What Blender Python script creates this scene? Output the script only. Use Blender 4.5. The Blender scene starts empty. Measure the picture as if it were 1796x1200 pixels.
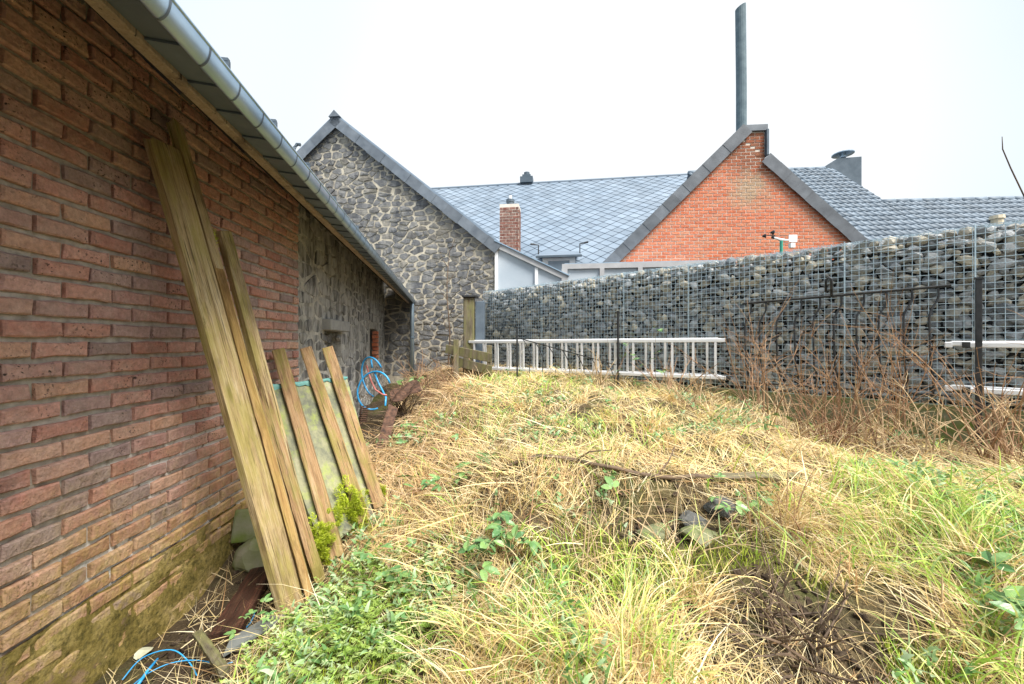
import bpy, math, random
import numpy as np
from mathutils import Vector, Matrix

random.seed(7)
rng = np.random.default_rng(7)
scene = bpy.context.scene
COL = scene.collection

# ------------------------------------------------------------------ camera, sky, sun, exposure
CAM_H = 1.42
cam_data = bpy.data.cameras.new('camera')
cam_data.lens = 14.0
cam_data.sensor_width = 36.0
cam_data.clip_start = 0.02
cam_data.clip_end = 1500
cam = bpy.data.objects.new('camera', cam_data)
COL.objects.link(cam)
cam.location = (0, 0, CAM_H)
cam.rotation_euler = (math.radians(90), 0, 0)
scene.camera = cam

SUN_EL, SUN_AZ = math.radians(56), math.radians(137)      # azimuth clockwise from +Y (behind right shoulder)
world = bpy.data.worlds.new('World')
scene.world = world
world.use_nodes = True
wn = world.node_tree
wn.nodes.clear()
w_out = wn.nodes.new('ShaderNodeOutputWorld')
w_bg = wn.nodes.new('ShaderNodeBackground')
w_sky = wn.nodes.new('ShaderNodeTexSky')
w_sky.sky_type = 'NISHITA'
w_sky.sun_disc = False
w_sky.sun_elevation = SUN_EL
w_sky.sun_rotation = SUN_AZ
w_sky.dust_density = 4.0
w_tc = wn.nodes.new('ShaderNodeTexCoord')
w_noise = wn.nodes.new('ShaderNodeTexNoise')
w_noise.inputs['Scale'].default_value = 0.9
w_noise.inputs['Detail'].default_value = 2
w_ramp = wn.nodes.new('ShaderNodeValToRGB')
w_ramp.color_ramp.elements[0].position = 0.34
w_ramp.color_ramp.elements[0].color = (3.3, 4.1, 4.75, 1)
w_ramp.color_ramp.elements[1].position = 0.60
w_ramp.color_ramp.elements[1].color = (4.95, 5.1, 5.2, 1)
w_mix = wn.nodes.new('ShaderNodeMix')
w_mix.data_type = 'RGBA'
w_mix.inputs[0].default_value = 0.93                       # overcast: cloud layer over the clear sky
wn.links.new(w_tc.outputs['Generated'], w_noise.inputs['Vector'])
wn.links.new(w_noise.outputs['Fac'], w_ramp.inputs['Fac'])
wn.links.new(w_sky.outputs['Color'], w_mix.inputs[6])
wn.links.new(w_ramp.outputs['Color'], w_mix.inputs[7])
wn.links.new(w_mix.outputs[2], w_bg.inputs['Color'])
w_bg.inputs['Strength'].default_value = 0.10
wn.links.new(w_bg.outputs['Background'], w_out.inputs['Surface'])

sun_data = bpy.data.lights.new('sun', 'SUN')
sun_data.energy = 3.8
sun_data.angle = math.radians(30)
sun_data.color = (1.0, 0.96, 0.90)
sun = bpy.data.objects.new('sun', sun_data)
COL.objects.link(sun)
sd = Vector((math.sin(SUN_AZ) * math.cos(SUN_EL), math.cos(SUN_AZ) * math.cos(SUN_EL), math.sin(SUN_EL)))
sun.rotation_euler = (-sd).to_track_quat('-Z', 'Y').to_euler()

scene.view_settings.view_transform = 'Standard'
scene.view_settings.look = 'None'
scene.view_settings.gamma = 1.0
scene.view_settings.exposure = 1.14
scene.view_settings.use_curve_mapping = False

# ------------------------------------------------------------------ small maths
F_PX = 698.0


def at(px, py, d):
    """surveyed point: bearing/elevation read off the photograph, d metres in front of the camera plane"""
    return Vector(((px - 898) / F_PX * d, d, CAM_H + (600 - py) / F_PX * d))


def vnoise(x, y, seed=0):
    x = np.asarray(x, float); y = np.asarray(y, float)
    xi = np.floor(x).astype(np.int64); yi = np.floor(y).astype(np.int64)
    xf = x - xi; yf = y - yi
    xf = xf * xf * (3 - 2 * xf); yf = yf * yf * (3 - 2 * yf)

    def h(a, b):
        n = (a * 374761393 + b * 668265263 + seed * 974634777) & 0x7fffffff
        n = ((n ^ (n >> 13)) * 1274126177) & 0x7fffffff
        return ((n ^ (n >> 16)) & 0xffff) / 65535.0
    return (h(xi, yi) * (1 - xf) + h(xi + 1, yi) * xf) * (1 - yf) + (h(xi, yi + 1) * (1 - xf) + h(xi + 1, yi + 1) * xf) * yf


def fbm(x, y, seed=0, o=3):
    s = 0; a = .5
    for k in range(o):
        s = s + a * vnoise(np.asarray(x) * 2 ** k, np.asarray(y) * 2 ** k, seed + k); a *= .5
    return s / (1 - .5 ** o)


# terrain: thin plate spline through levelled points (x, y, height)
CP = np.array([
    (-1.72, 1.0, 0), (-1.72, 1.6, 0), (-1.75, 2.3, 0.0), (-1.8, 2.7, .05), (-1.85, 3.4, .12), (-2.2, 4.2, .15), (-2.3, 6.1, .25), (-2.6, 8.6, .5),
    (-1.2, 1.3, 0), (-1.17, 2.15, .01), (-1.1, 2.5, .09), (-.97, 2.9, .2), (-1.0, 3.6, .25), (-1.3, 4.6, .3), (-1.4, 6, .34), (-1.6, 8, .75),
    (-.7, 1.5, .08), (-.6, 2.2, .22), (-.45, 2.8, .40), (-.4, 3.6, .55), (-.6, 4.6, .68), (-.7, 5.6, .76), (-.6, 7, .80),
    (0, 0, .0), (0, .7, .12), (0, 1.4, .27), (.1, 1.9, .33), (0, 2.45, .52), (.1, 3.2, .68), (.2, 4.2, .80), (.5, 5.3, .86), (.2, 6.2, .86),
    (1, 0, .1), (1, .8, .2), (1, 1.4, .3), (1.0, 1.9, .36), (1.1, 2.5, .56), (1.2, 3.2, .70), (1.5, 4.0, .80), (2.1, 4.6, .74), (1.5, 5.2, .80),
    (2, 0, .2), (1.7, 1.2, .38), (1.9, 1.7, .52), (2.0, 2.3, .6), (2.3, 3.0, .62), (2.8, 3.5, .52), (3.4, 3.6, .52), (3.0, 2.2, .58), (4.0, 3.0, .52),
    (4, 1, .5), (3, 0.5, .4), (5, 2, .7), (5.5, 0, .6), (-1.2, 0, 0), (-3, 0, 0), (0, -2, 0), (3, -2, .2), (6, 6, .8), (3, 8, .85), (0, 10, .9),
    (-5, 10, .6), (-5, 4, .2)], float)


def _tps(r):
    r = np.maximum(r, 1e-9)
    return r * r * np.log(r)


_n = len(CP)
_A = np.zeros((_n + 3, _n + 3))
_A[:_n, :_n] = _tps(np.hypot(CP[:, None, 0] - CP[None, :, 0], CP[:, None, 1] - CP[None, :, 1])) + np.eye(_n) * .02
_A[:_n, _n] = 1; _A[:_n, _n + 1:] = CP[:, :2]; _A[_n, :_n] = 1; _A[_n + 1:, :_n] = CP[:, :2].T
_W = np.linalg.solve(_A, np.r_[CP[:, 2], 0, 0, 0])


def ground_raw(x, y):
    x = np.asarray(x, float); y = np.asarray(y, float)
    r = np.hypot(x[..., None] - CP[:, 0], y[..., None] - CP[:, 1])
    z = _tps(r) @ _W[:_n] + _W[_n] + _W[_n + 1] * x + _W[_n + 2] * y
    # small ledge where the upper grass tier breaks off
    led = 1 / (1 + np.exp(-(y - 2.36 - .08 * np.sin(x * 3.1)) * 22)) - .5
    z = z + .20 * led * np.exp(-((x - .75) / .75) ** 4) * np.exp(-((y - 2.36) / .35) ** 2)
    z = z + (fbm(x * 2.3, y * 2.3, 3) - .5) * .21 + (fbm(x * 9, y * 9, 11) - .5) * .035
    far = np.clip((np.hypot(x - .5, y - 4) - 7) / 6, 0, 1)
    return z * (1 - far) + .6 * far


GX0, GX1, GY0, GY1, GS = -4.0, 7.0, -2.0, 10.0, .05
_gx = np.arange(GX0, GX1 + GS / 2, GS); _gy = np.arange(GY0, GY1 + GS / 2, GS)
_GZ = ground_raw(*np.meshgrid(_gx, _gy))


def H(x, y):
    x = np.clip(np.asarray(x, float), GX0, GX1 - 1e-3); y = np.clip(np.asarray(y, float), GY0, GY1 - 1e-3)
    fx = (x - GX0) / GS; fy = (y - GY0) / GS
    i = np.minimum(fx.astype(int), len(_gx) - 2); j = np.minimum(fy.astype(int), len(_gy) - 2)
    a = fx - i; b = fy - j
    return (_GZ[j, i] * (1 - a) + _GZ[j, i + 1] * a) * (1 - b) + (_GZ[j + 1, i] * (1 - a) + _GZ[j + 1, i + 1] * a) * b


def Hs(x, y):
    return float(H(np.array([x]), np.array([y]))[0])


# ------------------------------------------------------------------ mesh and object helpers
WM = {}


def link(o, parent=None, mw=None):
    mw = mw or Matrix()
    o.matrix_basis = mw
    if parent is not None:
        o.parent = parent
        o.matrix_parent_inverse = WM[parent.name].inverted()
    COL.objects.link(o)
    WM[o.name] = mw.copy()
    return o


def thing(name, label, cat, loc=(0, 0, 0), group=None):
    o = bpy.data.objects.new(name, None)
    o.empty_display_size = .1
    link(o, None, Matrix.Translation(Vector(loc)))
    return tag(o, label, cat, group)


def tag(o, label, cat, group=None, kind=None):
    o['label'] = label; o['category'] = cat
    if group: o['group'] = group
    if kind: o['kind'] = kind
    return o


def mobj(name, me, mat=None, parent=None, mw=None, kind=None):
    if mat is not None and not me.materials:
        me.materials.append(mat)
    o = bpy.data.objects.new(name, me)
    link(o, parent, mw)
    if kind: o['kind'] = kind
    return o


def smooth(pts, n=5):
    pts = [Vector(p) for p in pts]; out = []
    for i in range(len(pts) - 1):
        p0, p1, p2, p3 = pts[max(i - 1, 0)], pts[i], pts[i + 1], pts[min(i + 2, len(pts) - 1)]
        for k in range(n):
            f = k / n
            out.append(.5 * ((2 * p1) + (p2 - p0) * f + (2 * p0 - 5 * p1 + 4 * p2 - p3) * f * f + (3 * p1 - p0 - 3 * p2 + p3) * f ** 3))
    return out + [pts[-1]]


class MB:
    def __init__(s):
        s.v = []; s.f = []

    def add(s, vs, fs):
        b = len(s.v)
        s.v.extend([tuple(p) for p in vs])
        s.f.extend([tuple(b + i for i in f) for f in fs])
        return s

    def box(s, c, sx, sy, sz, ax=None, ay=None, az=None):
        """centre c, full sizes along axes"""
        ax = Vector(ax or (1, 0, 0)); ay = Vector(ay or (0, 1, 0)); az = Vector(az or (0, 0, 1)); c = Vector(c)
        vs = [c + ax * (sx / 2 * i) + ay * (sy / 2 * j) + az * (sz / 2 * k) for k in (-1, 1) for j in (-1, 1) for i in (-1, 1)]
        return s.add(vs, [(0, 2, 3, 1), (4, 5, 7, 6), (0, 1, 5, 4), (2, 6, 7, 3), (0, 4, 6, 2), (1, 3, 7, 5)])

    def tube(s, pts, r, n=6, cap=True):
        pts = [Vector(p) for p in pts]
        rs = r if hasattr(r, '__len__') else [r] * len(pts)
        ref = Vector((.13, .31, .94))
        vs = []
        for i, p in enumerate(pts):
            t = (pts[min(i + 1, len(pts) - 1)] - pts[max(i - 1, 0)]).normalized()
            a = t.cross(ref)
            if a.length < .05: a = t.cross(Vector((1, 0, 0)))
            a.normalize(); b = t.cross(a)
            for k in range(n):
                w = 2 * math.pi * k / n
                vs.append(p + (a * math.cos(w) + b * math.sin(w)) * rs[i])
        fs = []
        for i in range(len(pts) - 1):
            for k in range(n):
                fs.append((i * n + k, i * n + (k + 1) % n, (i + 1) * n + (k + 1) % n, (i + 1) * n + k))
        if cap:
            fs.append(tuple(range(n - 1, -1, -1))); fs.append(tuple((len(pts) - 1) * n + k for k in range(n)))
        return s.add(vs, fs)

    def prism(s, poly, ext):
        k = len(poly); ext = Vector(ext)
        vs = [Vector(p) for p in poly] + [Vector(p) + ext for p in poly]
        fs = [tuple(range(k - 1, -1, -1)), tuple(range(k, 2 * k))] + [(i, (i + 1) % k, k + (i + 1) % k, k + i) for i in range(k)]
        return s.add(vs, fs)

    def mesh(s, name, smooth=False):
        me = bpy.data.meshes.new(name)
        me.from_pydata(s.v, [], s.f)
        if smooth:
            me.polygons.foreach_set('use_smooth', [True] * len(me.polygons))
        me.update()
        return me

    def build(s, name, mat, parent=None, smooth=False, kind=None, mw=None, fix=False):
        me = s.mesh(name, smooth)
        if fix: fix_normals(me)
        return mobj(name, me, mat, parent, mw, kind)


def fix_normals(me):
    import bmesh
    bm = bmesh.new(); bm.from_mesh(me)
    bmesh.ops.recalc_face_normals(bm, faces=bm.faces)
    bm.to_mesh(me); bm.free()


def bevel(me, w, seg=1):
    import bmesh
    bm = bmesh.new(); bm.from_mesh(me)
    bmesh.ops.recalc_face_normals(bm, faces=bm.faces)
    bmesh.ops.bevel(bm, geom=list(bm.edges), offset=w, segments=seg, affect='EDGES', profile=.6)
    bm.to_mesh(me); bm.free()
    return me


def np_mesh(name, V, quads, col=None, smooth=False):
    """V (n,3), quads (m,4) or tris (m,3)"""
    me = bpy.data.meshes.new(name)
    V = np.ascontiguousarray(V, np.float32); quads = np.ascontiguousarray(quads, np.int32)
    k = quads.shape[1]
    me.vertices.add(len(V)); me.vertices.foreach_set('co', V.ravel())
    me.loops.add(quads.size); me.loops.foreach_set('vertex_index', quads.ravel())
    me.polygons.add(len(quads))
    me.polygons.foreach_set('loop_start', np.arange(0, quads.size, k, dtype=np.int32))
    try:
        me.polygons.foreach_set('loop_total', np.full(len(quads), k, np.int32))
    except Exception:
        pass
    if smooth: me.polygons.foreach_set('use_smooth', np.ones(len(quads), bool))
    if col is not None:
        a = me.attributes.new('col', 'FLOAT_COLOR', 'POINT')
        c4 = np.ones((len(V), 4), np.float32); c4[:, :3] = col
        a.data.foreach_set('color', c4.ravel())
    me.update(); me.validate()
    return me


# ------------------------------------------------------------------ materials
class NT:
    def __init__(s, name):
        s.m = bpy.data.materials.new(name); s.m.use_nodes = True
        s.t = s.m.node_tree; s.t.nodes.clear()
        s.out = s.t.nodes.new('ShaderNodeOutputMaterial')
        s.b = s.t.nodes.new('ShaderNodeBsdfPrincipled')
        s.t.links.new(s.b.outputs[0], s.out.inputs[0])
        s._p = None

    def n(s, typ, **kw):
        nd = s.t.nodes.new('ShaderNode' + typ)
        for k, v in kw.items(): setattr(nd, k, v)
        return nd

    def l(s, a, b): s.t.links.new(a, b)

    def put(s, sock, v):
        if hasattr(v, 'is_output'): s.l(v, sock)
        else: sock.default_value = v if not (isinstance(v, tuple) and len(v) == 3 and sock.type == 'RGBA') else (*v, 1)

    @property
    def pos(s):
        if s._p is None: s._p = s.n('NewGeometry')
        return s._p.outputs['Position']

    def obj(s): return s.n('TexCoord').outputs['Object']

    def scaled(s, vec, sc):
        m = s.n('Mapping'); s.l(vec, m.inputs['Vector']); m.inputs['Scale'].default_value = sc
        return m.outputs['Vector']

    def noise(s, vec, scale, detail=4, rough=.55, dist=0):
        nd = s.n('TexNoise'); s.l(vec, nd.inputs['Vector'])
        nd.inputs['Scale'].default_value = scale; nd.inputs['Detail'].default_value = detail
        nd.inputs['Roughness'].default_value = rough; nd.inputs['Distortion'].default_value = dist
        return nd.outputs['Fac']

    def vor(s, vec, scale, feature='F1'):
        nd = s.n('TexVoronoi', feature=feature); s.l(vec, nd.inputs['Vector']); nd.inputs['Scale'].default_value = scale
        return nd

    def ramp(s, fac, stops, interp='LINEAR'):
        r = s.n('ValToRGB'); r.color_ramp.interpolation = interp
        e = r.color_ramp.elements
        while len(e) < len(stops): e.new(.5)
        for i, (p, c) in enumerate(stops):
            e[i].position = p; e[i].color = (*c, 1) if hasattr(c, '__len__') else (c, c, c, 1)
        s.put(r.inputs['Fac'], fac)
        return r.outputs['Color']

    def mix(s, fac, a, b, mode='MIX'):
        m = s.n('Mix', data_type='RGBA', blend_type=mode); m.clamp_factor = True
        s.put(m.inputs[0], fac); s.put(m.inputs[6], a); s.put(m.inputs[7], b)
        return m.outputs[2]

    def math(s, op, a, b=0.0, clamp=False):
        m = s.n('Math', operation=op, use_clamp=clamp); s.put(m.inputs[0], a); s.put(m.inputs[1], b)
        return m.outputs[0]

    def rand(s):
        a = s.n('ObjectInfo').outputs['Random']
        if s._p is None: s._p = s.n('NewGeometry')
        return s.math('FRACT', s.math('ADD', a, s._p.outputs['Random Per Island']))

    def z(s):
        sp = s.n('SeparateXYZ'); s.l(s.pos, sp.inputs[0]); return sp.outputs['Z']

    def dist(s, p):
        v = s.n('VectorMath', operation='DISTANCE'); s.l(s.pos, v.inputs[0]); v.inputs[1].default_value = p
        return v.outputs['Value']

    def bump(s, h, strength=.5, dist=.01):
        b = s.n('Bump'); b.inputs['Strength'].default_value = strength; b.inputs['Distance'].default_value = dist
        s.l(h, b.inputs['Height']); s.l(b.outputs[0], s.b.inputs['Normal'])

    def done(s, col, rough=.8, spec=.3, metal=0.0):
        s.put(s.b.inputs['Base Color'], col); s.put(s.b.inputs['Roughness'], rough)
        s.b.inputs['Specular IOR Level'].default_value = spec; s.b.inputs['Metallic'].default_value = metal
        return s.m


def simple(name, c1, c2, scale=8, rough=.8, spec=.3, metal=0.0, bump=.3, bscale=60, bdist=.004, rnd=.0, coords='pos'):
    t = NT(name)
    v = t.pos if coords == 'pos' else t.obj()
    c = t.mix(t.ramp(t.noise(v, scale), [(.3, 0.), (.7, 1.)]), c1, c2)
    if rnd:
        c = t.mix(1.0, c, t.ramp(t.rand(), [(0, 1 - rnd), (1, 1 + rnd)]), 'MULTIPLY')
    if bump: t.bump(t.noise(v, bscale, 3), bump, bdist)
    return t.done(c, rough, spec, metal)


def brick_mat(name, stops, pit=.5, moss=False, stain=None, grime=.4):
    t = NT(name)
    r = t.rand()
    c = t.ramp(r, stops)
    n1 = t.noise(t.pos, 14, 5, .6)
    c = t.mix(t.ramp(n1, [(.35, 0.), (.75, .75)]), c, t.mix(.55, c, (.50, .40, .33)))
    c = t.mix(t.ramp(t.noise(t.pos, 5.5, 4), [(.55, 0.), (.8, grime)]), c, (.06, .055, .05))
    if pit:
        pn = t.noise(t.pos, 85, 2, .5)
        pm = t.ramp(pn, [(.60, 0.), (.67, 1.)])
        pm = t.math('MULTIPLY', pm, t.ramp(t.noise(t.pos, 6, 3), [(.46, 0.), (.62, 1.)]))
        c = t.mix(t.math('MULTIPLY', pm, pit), c, (.035, .028, .024))
    if moss:
        # algae film creeping up from the damp ground, uneven upper edge
        n = t.noise(t.pos, 3.2, 5, .6)
        hgt = t.math('SUBTRACT', t.math('ADD', .42, t.math('MULTIPLY', n, 1.2)), t.z())
        m = t.ramp(hgt, [(.08, 0.), (.75, .80)])
        m2 = t.math('MULTIPLY', m, t.ramp(t.noise(t.pos, 26, 5, .7), [(.28, .25), (.62, 1.)]))
        gc = t.ramp(t.noise(t.pos, 7, 4), [(.3, (.26, .18, .04)), (.5, (.42, .31, .07)), (.7, (.54, .42, .15))])
        c = t.mix(m2, c, gc)
    if stain:
        for (p, rad, col, amt) in stain:
            dm = t.math('ADD', t.dist(p), t.math('MULTIPLY', t.math('SUBTRACT', t.noise(t.pos, 4, 5, .7), .5), rad * 1.6))
            m = t.ramp(t.math('DIVIDE', dm, rad), [(.35, amt), (1., 0.)])
            c = t.mix(m, c, col)
    h = t.math('ADD', t.noise(t.pos, 90, 4, .6), t.math('MULTIPLY', t.noise(t.pos, 26, 3), 1.4))
    c = t.mix(1., c, t.ramp(t.noise(t.pos, 48, 4, .75), [(.3, .72), (.7, 1.22)]), 'MULTIPLY')
    t.bump(h, .9, .008)
    return t.done(c, .9, .2)


MAT = {}
MAT['brick'] = brick_mat('old_red_brick', [(0, (.44, .20, .155)), (.2, (.54, .265, .205)), (.4, (.60, .315, .25)), (.55, (.46, .255, .22)), (.68, (.61, .35, .235)), (.78, (.60, .35, .30)), (.88, (.31, .22, .21)), (1, (.46, .26, .22))], .95, True)
MAT['red_brick'] = brick_mat('orange_red_brick', [(0, (.52, .125, .05)), (.5, (.62, .17, .075)), (1, (.56, .2, .10))], .25, False,
                             [((5.25, 8.7, 5.55), .75, (.16, .075, .045), .7), ((5.2, 8.7, 4.75), .5, (.40, .33, .22), .75)], .15)
MAT['chimney_brick'] = brick_mat('dark_chimney_brick', [(0, (.15, .055, .04)), (.5, (.21, .075, .055)), (1, (.12, .055, .045))], .4, False, None, .3)
t = NT('old_mortar')
c = t.ramp(t.noise(t.pos, 20, 5), [(.3, (.30, .26, .21)), (.7, (.58, .52, .44))])
eff = t.ramp(t.math('ADD', t.dist((-1.76, 2.25, .42)), t.math('MULTIPLY', t.noise(t.pos, 6, 4), .5)), [(.75, 1.), (1.0, 0.)])
eff = t.math('MULTIPLY', eff, t.ramp(t.noise(t.pos, 20, 4, .7), [(.36, 0.), (.46, 1.)]))
c = t.mix(eff, c, (.78, .76, .72))
t.bump(t.noise(t.pos, 110, 4, .7), .9, .008)
MAT['mortar'] = t.done(c, .95, .15)
MAT['pale_mortar'] = simple('pale_mortar', (.56, .50, .43), (.68, .62, .55), 9, .95, .15, bump=.5, bscale=60)


def stone_mat(name, stops, lichen=.3, limew=0.0, rough=.88):
    t = NT(name)
    c = t.ramp(t.rand(), stops)
    c = t.mix(t.ramp(t.noise(t.pos, 11, 6, .65), [(.3, 0.), (.7, .75)]), c, t.mix(.55, c, (.04, .042, .046)))
    c = t.mix(t.math('MULTIPLY', t.ramp(t.noise(t.pos, 5, 5, .7), [(.52, 0.), (.66, 1.)]), lichen), c, (.40, .37, .28))
    if limew:
        s = t.noise(t.scaled(t.pos, (5, 5, 1.6)), 1.5, 6, .65)
        c = t.mix(t.math('MULTIPLY', t.ramp(s, [(.44, 0.), (.58, 1.)]), limew), c, (.60, .58, .54))
    h = t.math('ADD', t.noise(t.pos, 45, 5, .65), t.math('MULTIPLY', t.noise(t.pos, 12, 3), 1.6))
    t.bump(h, .9, .012)
    return t.done(c, rough, .3)


MAT['gable_stone'] = stone_mat('grey_rubble_stone', [(0, (.075, .08, .09)), (.25, (.19, .19, .19)), (.45, (.095, .10, .11)), (.7, (.155, .155, .16)), (.88, (.22, .20, .165)), (1, (.06, .065, .075))], .3, .16)
def soot_wall(name):
    t = NT(name)
    v = t.scaled(t.pos, (3.2, 3.2, 1.5))
    c = t.ramp(t.noise(v, 1.5, 8, .7), [(.30, (.10, .095, .085)), (.42, (.30, .285, .255)), (.54, (.50, .48, .43)), (.68, (.66, .635, .585))])
    c = t.mix(1., c, t.ramp(t.rand(), [(0, .72), (1, 1.2)]), 'MULTIPLY')
    c = t.mix(t.ramp(t.noise(t.pos, 16, 5, .7), [(.52, 0.), (.7, .6)]), c, (.10, .095, .085))
    t.bump(t.math('ADD', t.noise(t.pos, 40, 5, .7), t.math('MULTIPLY', t.noise(t.pos, 10, 4), 2.)), 1., .014)
    return t.done(c, .95, .15)


MAT['barn_stone'] = stone_mat('sooty_rubble_stone', [(0, (.09, .09, .09)), (.5, (.19, .185, .175)), (1, (.30, .29, .27))], .4, .7)
t = NT('lime_mortar')
c = t.ramp(t.noise(t.pos, 6, 6, .65), [(.3, (.28, .255, .215)), (.5, (.45, .405, .32)), (.7, (.58, .53, .43))])
t.bump(t.noise(t.pos, 60, 4, .7), .8, .012)
MAT['lime'] = t.done(c, .95, .15)
t = NT('sooty_lime')
c = t.ramp(t.noise(t.scaled(t.pos, (4, 4, 1.4)), 1.6, 7, .68), [(.36, (.045, .042, .04)), (.48, (.17, .16, .145)), (.6, (.46, .44, .40))])
t.bump(t.noise(t.pos, 40, 5, .7), .9, .015)
MAT['sooty_lime'] = soot_wall('sooty_lime')
MAT['dark_rock'] = stone_mat('dark_damp_rock', [(0, (.07, .072, .07)), (1, (.13, .13, .12))], .2)
MAT['gabion_stone'] = stone_mat('gabion_limestone', [(0, (.17, .19, .21)), (.2, (.38, .40, .42)), (.4, (.54, .55, .55)), (.55, (.27, .29, .31)), (.68, (.45, .42, .36)), (.84, (.66, .60, .47)), (1, (.33, .31, .28))], .6, 0, .75)
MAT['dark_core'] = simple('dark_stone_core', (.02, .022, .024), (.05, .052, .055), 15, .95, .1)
MAT['wire'] = simple('galvanised_wire', (.46, .58, .64), (.56, .68, .74), 20, .45, .5, .6, bump=0)
MAT['zinc'] = simple('weathered_zinc', (.28, .38, .48), (.42, .53, .63), 5, .34, .5, .75, bump=.15, bscale=18)
MAT['zinc_plate'] = simple('grey_soffit_plate', (.075, .10, .13), (.13, .165, .20), 6, .5, .4, .2, bump=.2, bscale=25, rnd=.12)
MAT['zinc_dark'] = simple('dark_zinc_cladding', (.06, .085, .11), (.10, .13, .16), 4, .65, .3, .1, bump=.15, bscale=12)
t = NT('fibre_slate')
c = t.mix(t.ramp(t.noise(t.pos, 1.1, 5), [(.3, 0.), (.7, 1.)]), (.135, .18, .235), (.20, .25, .31))
c = t.mix(1., c, t.ramp(t.rand(), [(0, .86), (1, 1.14)]), 'MULTIPLY')
t.bump(t.noise(t.pos, 30, 3), .2, .004)
MAT['slate'] = t.done(c, .42, .5)
MAT['slate_gap'] = simple('slate_gap', (.045, .06, .08), (.06, .075, .095), 6, .8, .2)
MAT['verge'] = simple('verge_slate', (.10, .12, .145), (.18, .205, .235), 5, .5, .4, bump=.3, bscale=40, rnd=.2)
MAT['verge_dark'] = simple('dark_verge_slate', (.075, .085, .10), (.13, .145, .165), 5, .5, .4, bump=.3, bscale=40, rnd=.2)
MAT['tile'] = simple('grey_roof_tile', (.095, .13, .17), (.16, .205, .255), 3, .58, .4, bump=.3, bscale=40, rnd=.18)
MAT['fibre'] = simple('fibre_cement_flue', (.085, .125, .15), (.14, .19, .215), 7, .85, .3, bump=.3, bscale=50)
MAT['white_frame'] = simple('white_frame', (.72, .73, .74), (.8, .8, .8), 6, .45, .4, bump=0)
MAT['grey_frame'] = simple('grey_frame', (.34, .34, .35), (.42, .42, .43), 6, .5, .4, bump=.1)
MAT['dark_wood'] = simple('dark_underlay', (.03, .026, .022), (.07, .06, .05), 12, .9, .2)
MAT['concrete'] = simple('grey_concrete', (.30, .30, .29), (.42, .41, .39), 12, .9, .2, bump=.5, bscale=70)
MAT['mossy_concrete'] = simple('mossy_concrete', (.12, .16, .03), (.24, .23, .17), 7, .95, .2, bump=.6, bscale=60)
MAT['iron'] = simple('black_iron', (.018, .02, .022), (.05, .05, .052), 20, .42, .5, .3, bump=.3, bscale=80)
MAT['rust'] = simple('rusty_metal', (.03, .02, .016), (.16, .085, .055), 26, .85, .3, .1, bump=.6, bscale=50)
MAT['alu'] = simple('ladder_aluminium', (.80, .81, .82), (.88, .88, .89), 9, .42, .5, .35, bump=.1, bscale=40)
MAT['black_plastic'] = simple('black_plastic', (.02, .02, .02), (.05, .05, .05), 20, .5, .4, bump=0)
MAT['blue_hose'] = simple('blue_hose', (.03, .30, .62), (.05, .38, .72), 20, .35, .5, bump=0)
MAT['red_hose'] = simple('faded_red_hose', (.55, .16, .14), (.65, .25, .22), 20, .5, .4, bump=0)
MAT['blue_twine'] = simple('blue_plastic_twine', (.02, .28, .62), (.06, .42, .78), 30, .4, .4, bump=0)
MAT['green_post'] = simple('green_painted_post', (.03, .28, .20), (.05, .34, .25), 10, .5, .4, bump=0)
MAT['beige_clay'] = simple('beige_clay', (.55, .47, .34), (.65, .58, .44), 10, .85, .3)
t = NT('veranda_glazing')
wv = t.n('TexWave', wave_type='BANDS', bands_direction='X'); t.l(t.pos, wv.inputs['Vector']); wv.inputs['Scale'].default_value = 14
c = t.mix(t.ramp(t.noise(t.pos, 1.6, 4), [(.3, 0.), (.7, 1.)]), (.36, .42, .48), (.48, .53, .58))
c = t.mix(t.math('MULTIPLY', wv.outputs['Fac'], .15), c, (.4, .45, .5))
MAT['polycarb'] = t.done(c, .28, .5)
MAT['glass'] = simple('dark_window_glass', (.10, .14, .18), (.16, .2, .25), 2, .08, .8, bump=0)


def wood_mat(name, stops, grain=.6, green=None, rough=.82, gscale=(26, 26, 1.6)):
    t = NT(name)
    o = t.n('VectorMath', operation='ADD'); t.l(t.obj(), o.inputs[0])
    rv_ = t.n('CombineXYZ'); rr_ = t.math('MULTIPLY', t.n('ObjectInfo').outputs['Random'], 37.0); t.l(rr_, rv_.inputs[0]); t.l(rr_, rv_.inputs[2]); t.l(rv_.outputs[0], o.inputs[1])
    o = o.outputs[0]
    g = t.noise(t.scaled(o, gscale), 1.6, 8, .72, .8)
    c = t.ramp(g, [(.26, stops[0]), (.5, stops[1]), (.74, stops[2])])
    fine = t.noise(t.scaled(o, (120, 120, 2.2)), 1.4, 5, .75)
    c = t.mix(t.math('MULTIPLY', t.ramp(fine, [(.50, 0.), (.66, 1.)]), grain), c, (.045, .032, .018))
    crack = t.ramp(t.noise(t.scaled(o, (55, 55, .9)), 1.2, 3, .6), [(.66, 0.), (.70, .9)])
    c = t.mix(crack, c, (.025, .018, .012))
    kn = t.vor(t.scaled(o, (7, 7, 1.6)), 1.0)
    c = t.mix(t.ramp(kn.outputs['Distance'], [(.03, .8), (.12, 0.)]), c, (.07, .035, .015))
    big = t.noise(t.scaled(o, (5, 5, 1.3)), 1.5, 5, .7)
    c = t.mix(t.ramp(big, [(.5, 0.), (.68, .75)]), c, tuple(v * .42 for v in stops[0]))
    if green:
        m = t.ramp(t.noise(t.scaled(o, (11, 11, 2.6)), 1.3, 7, .7), [(.45, 0.), (.60, green[1])])
        c = t.mix(m, c, green[0])
    t.bump(t.math('ADD', t.math('ADD', g, t.math('MULTIPLY', fine, .7)), t.math('MULTIPLY', crack, -1.0)), .9, .006)
    return t.done(c, rough, .25)


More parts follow.
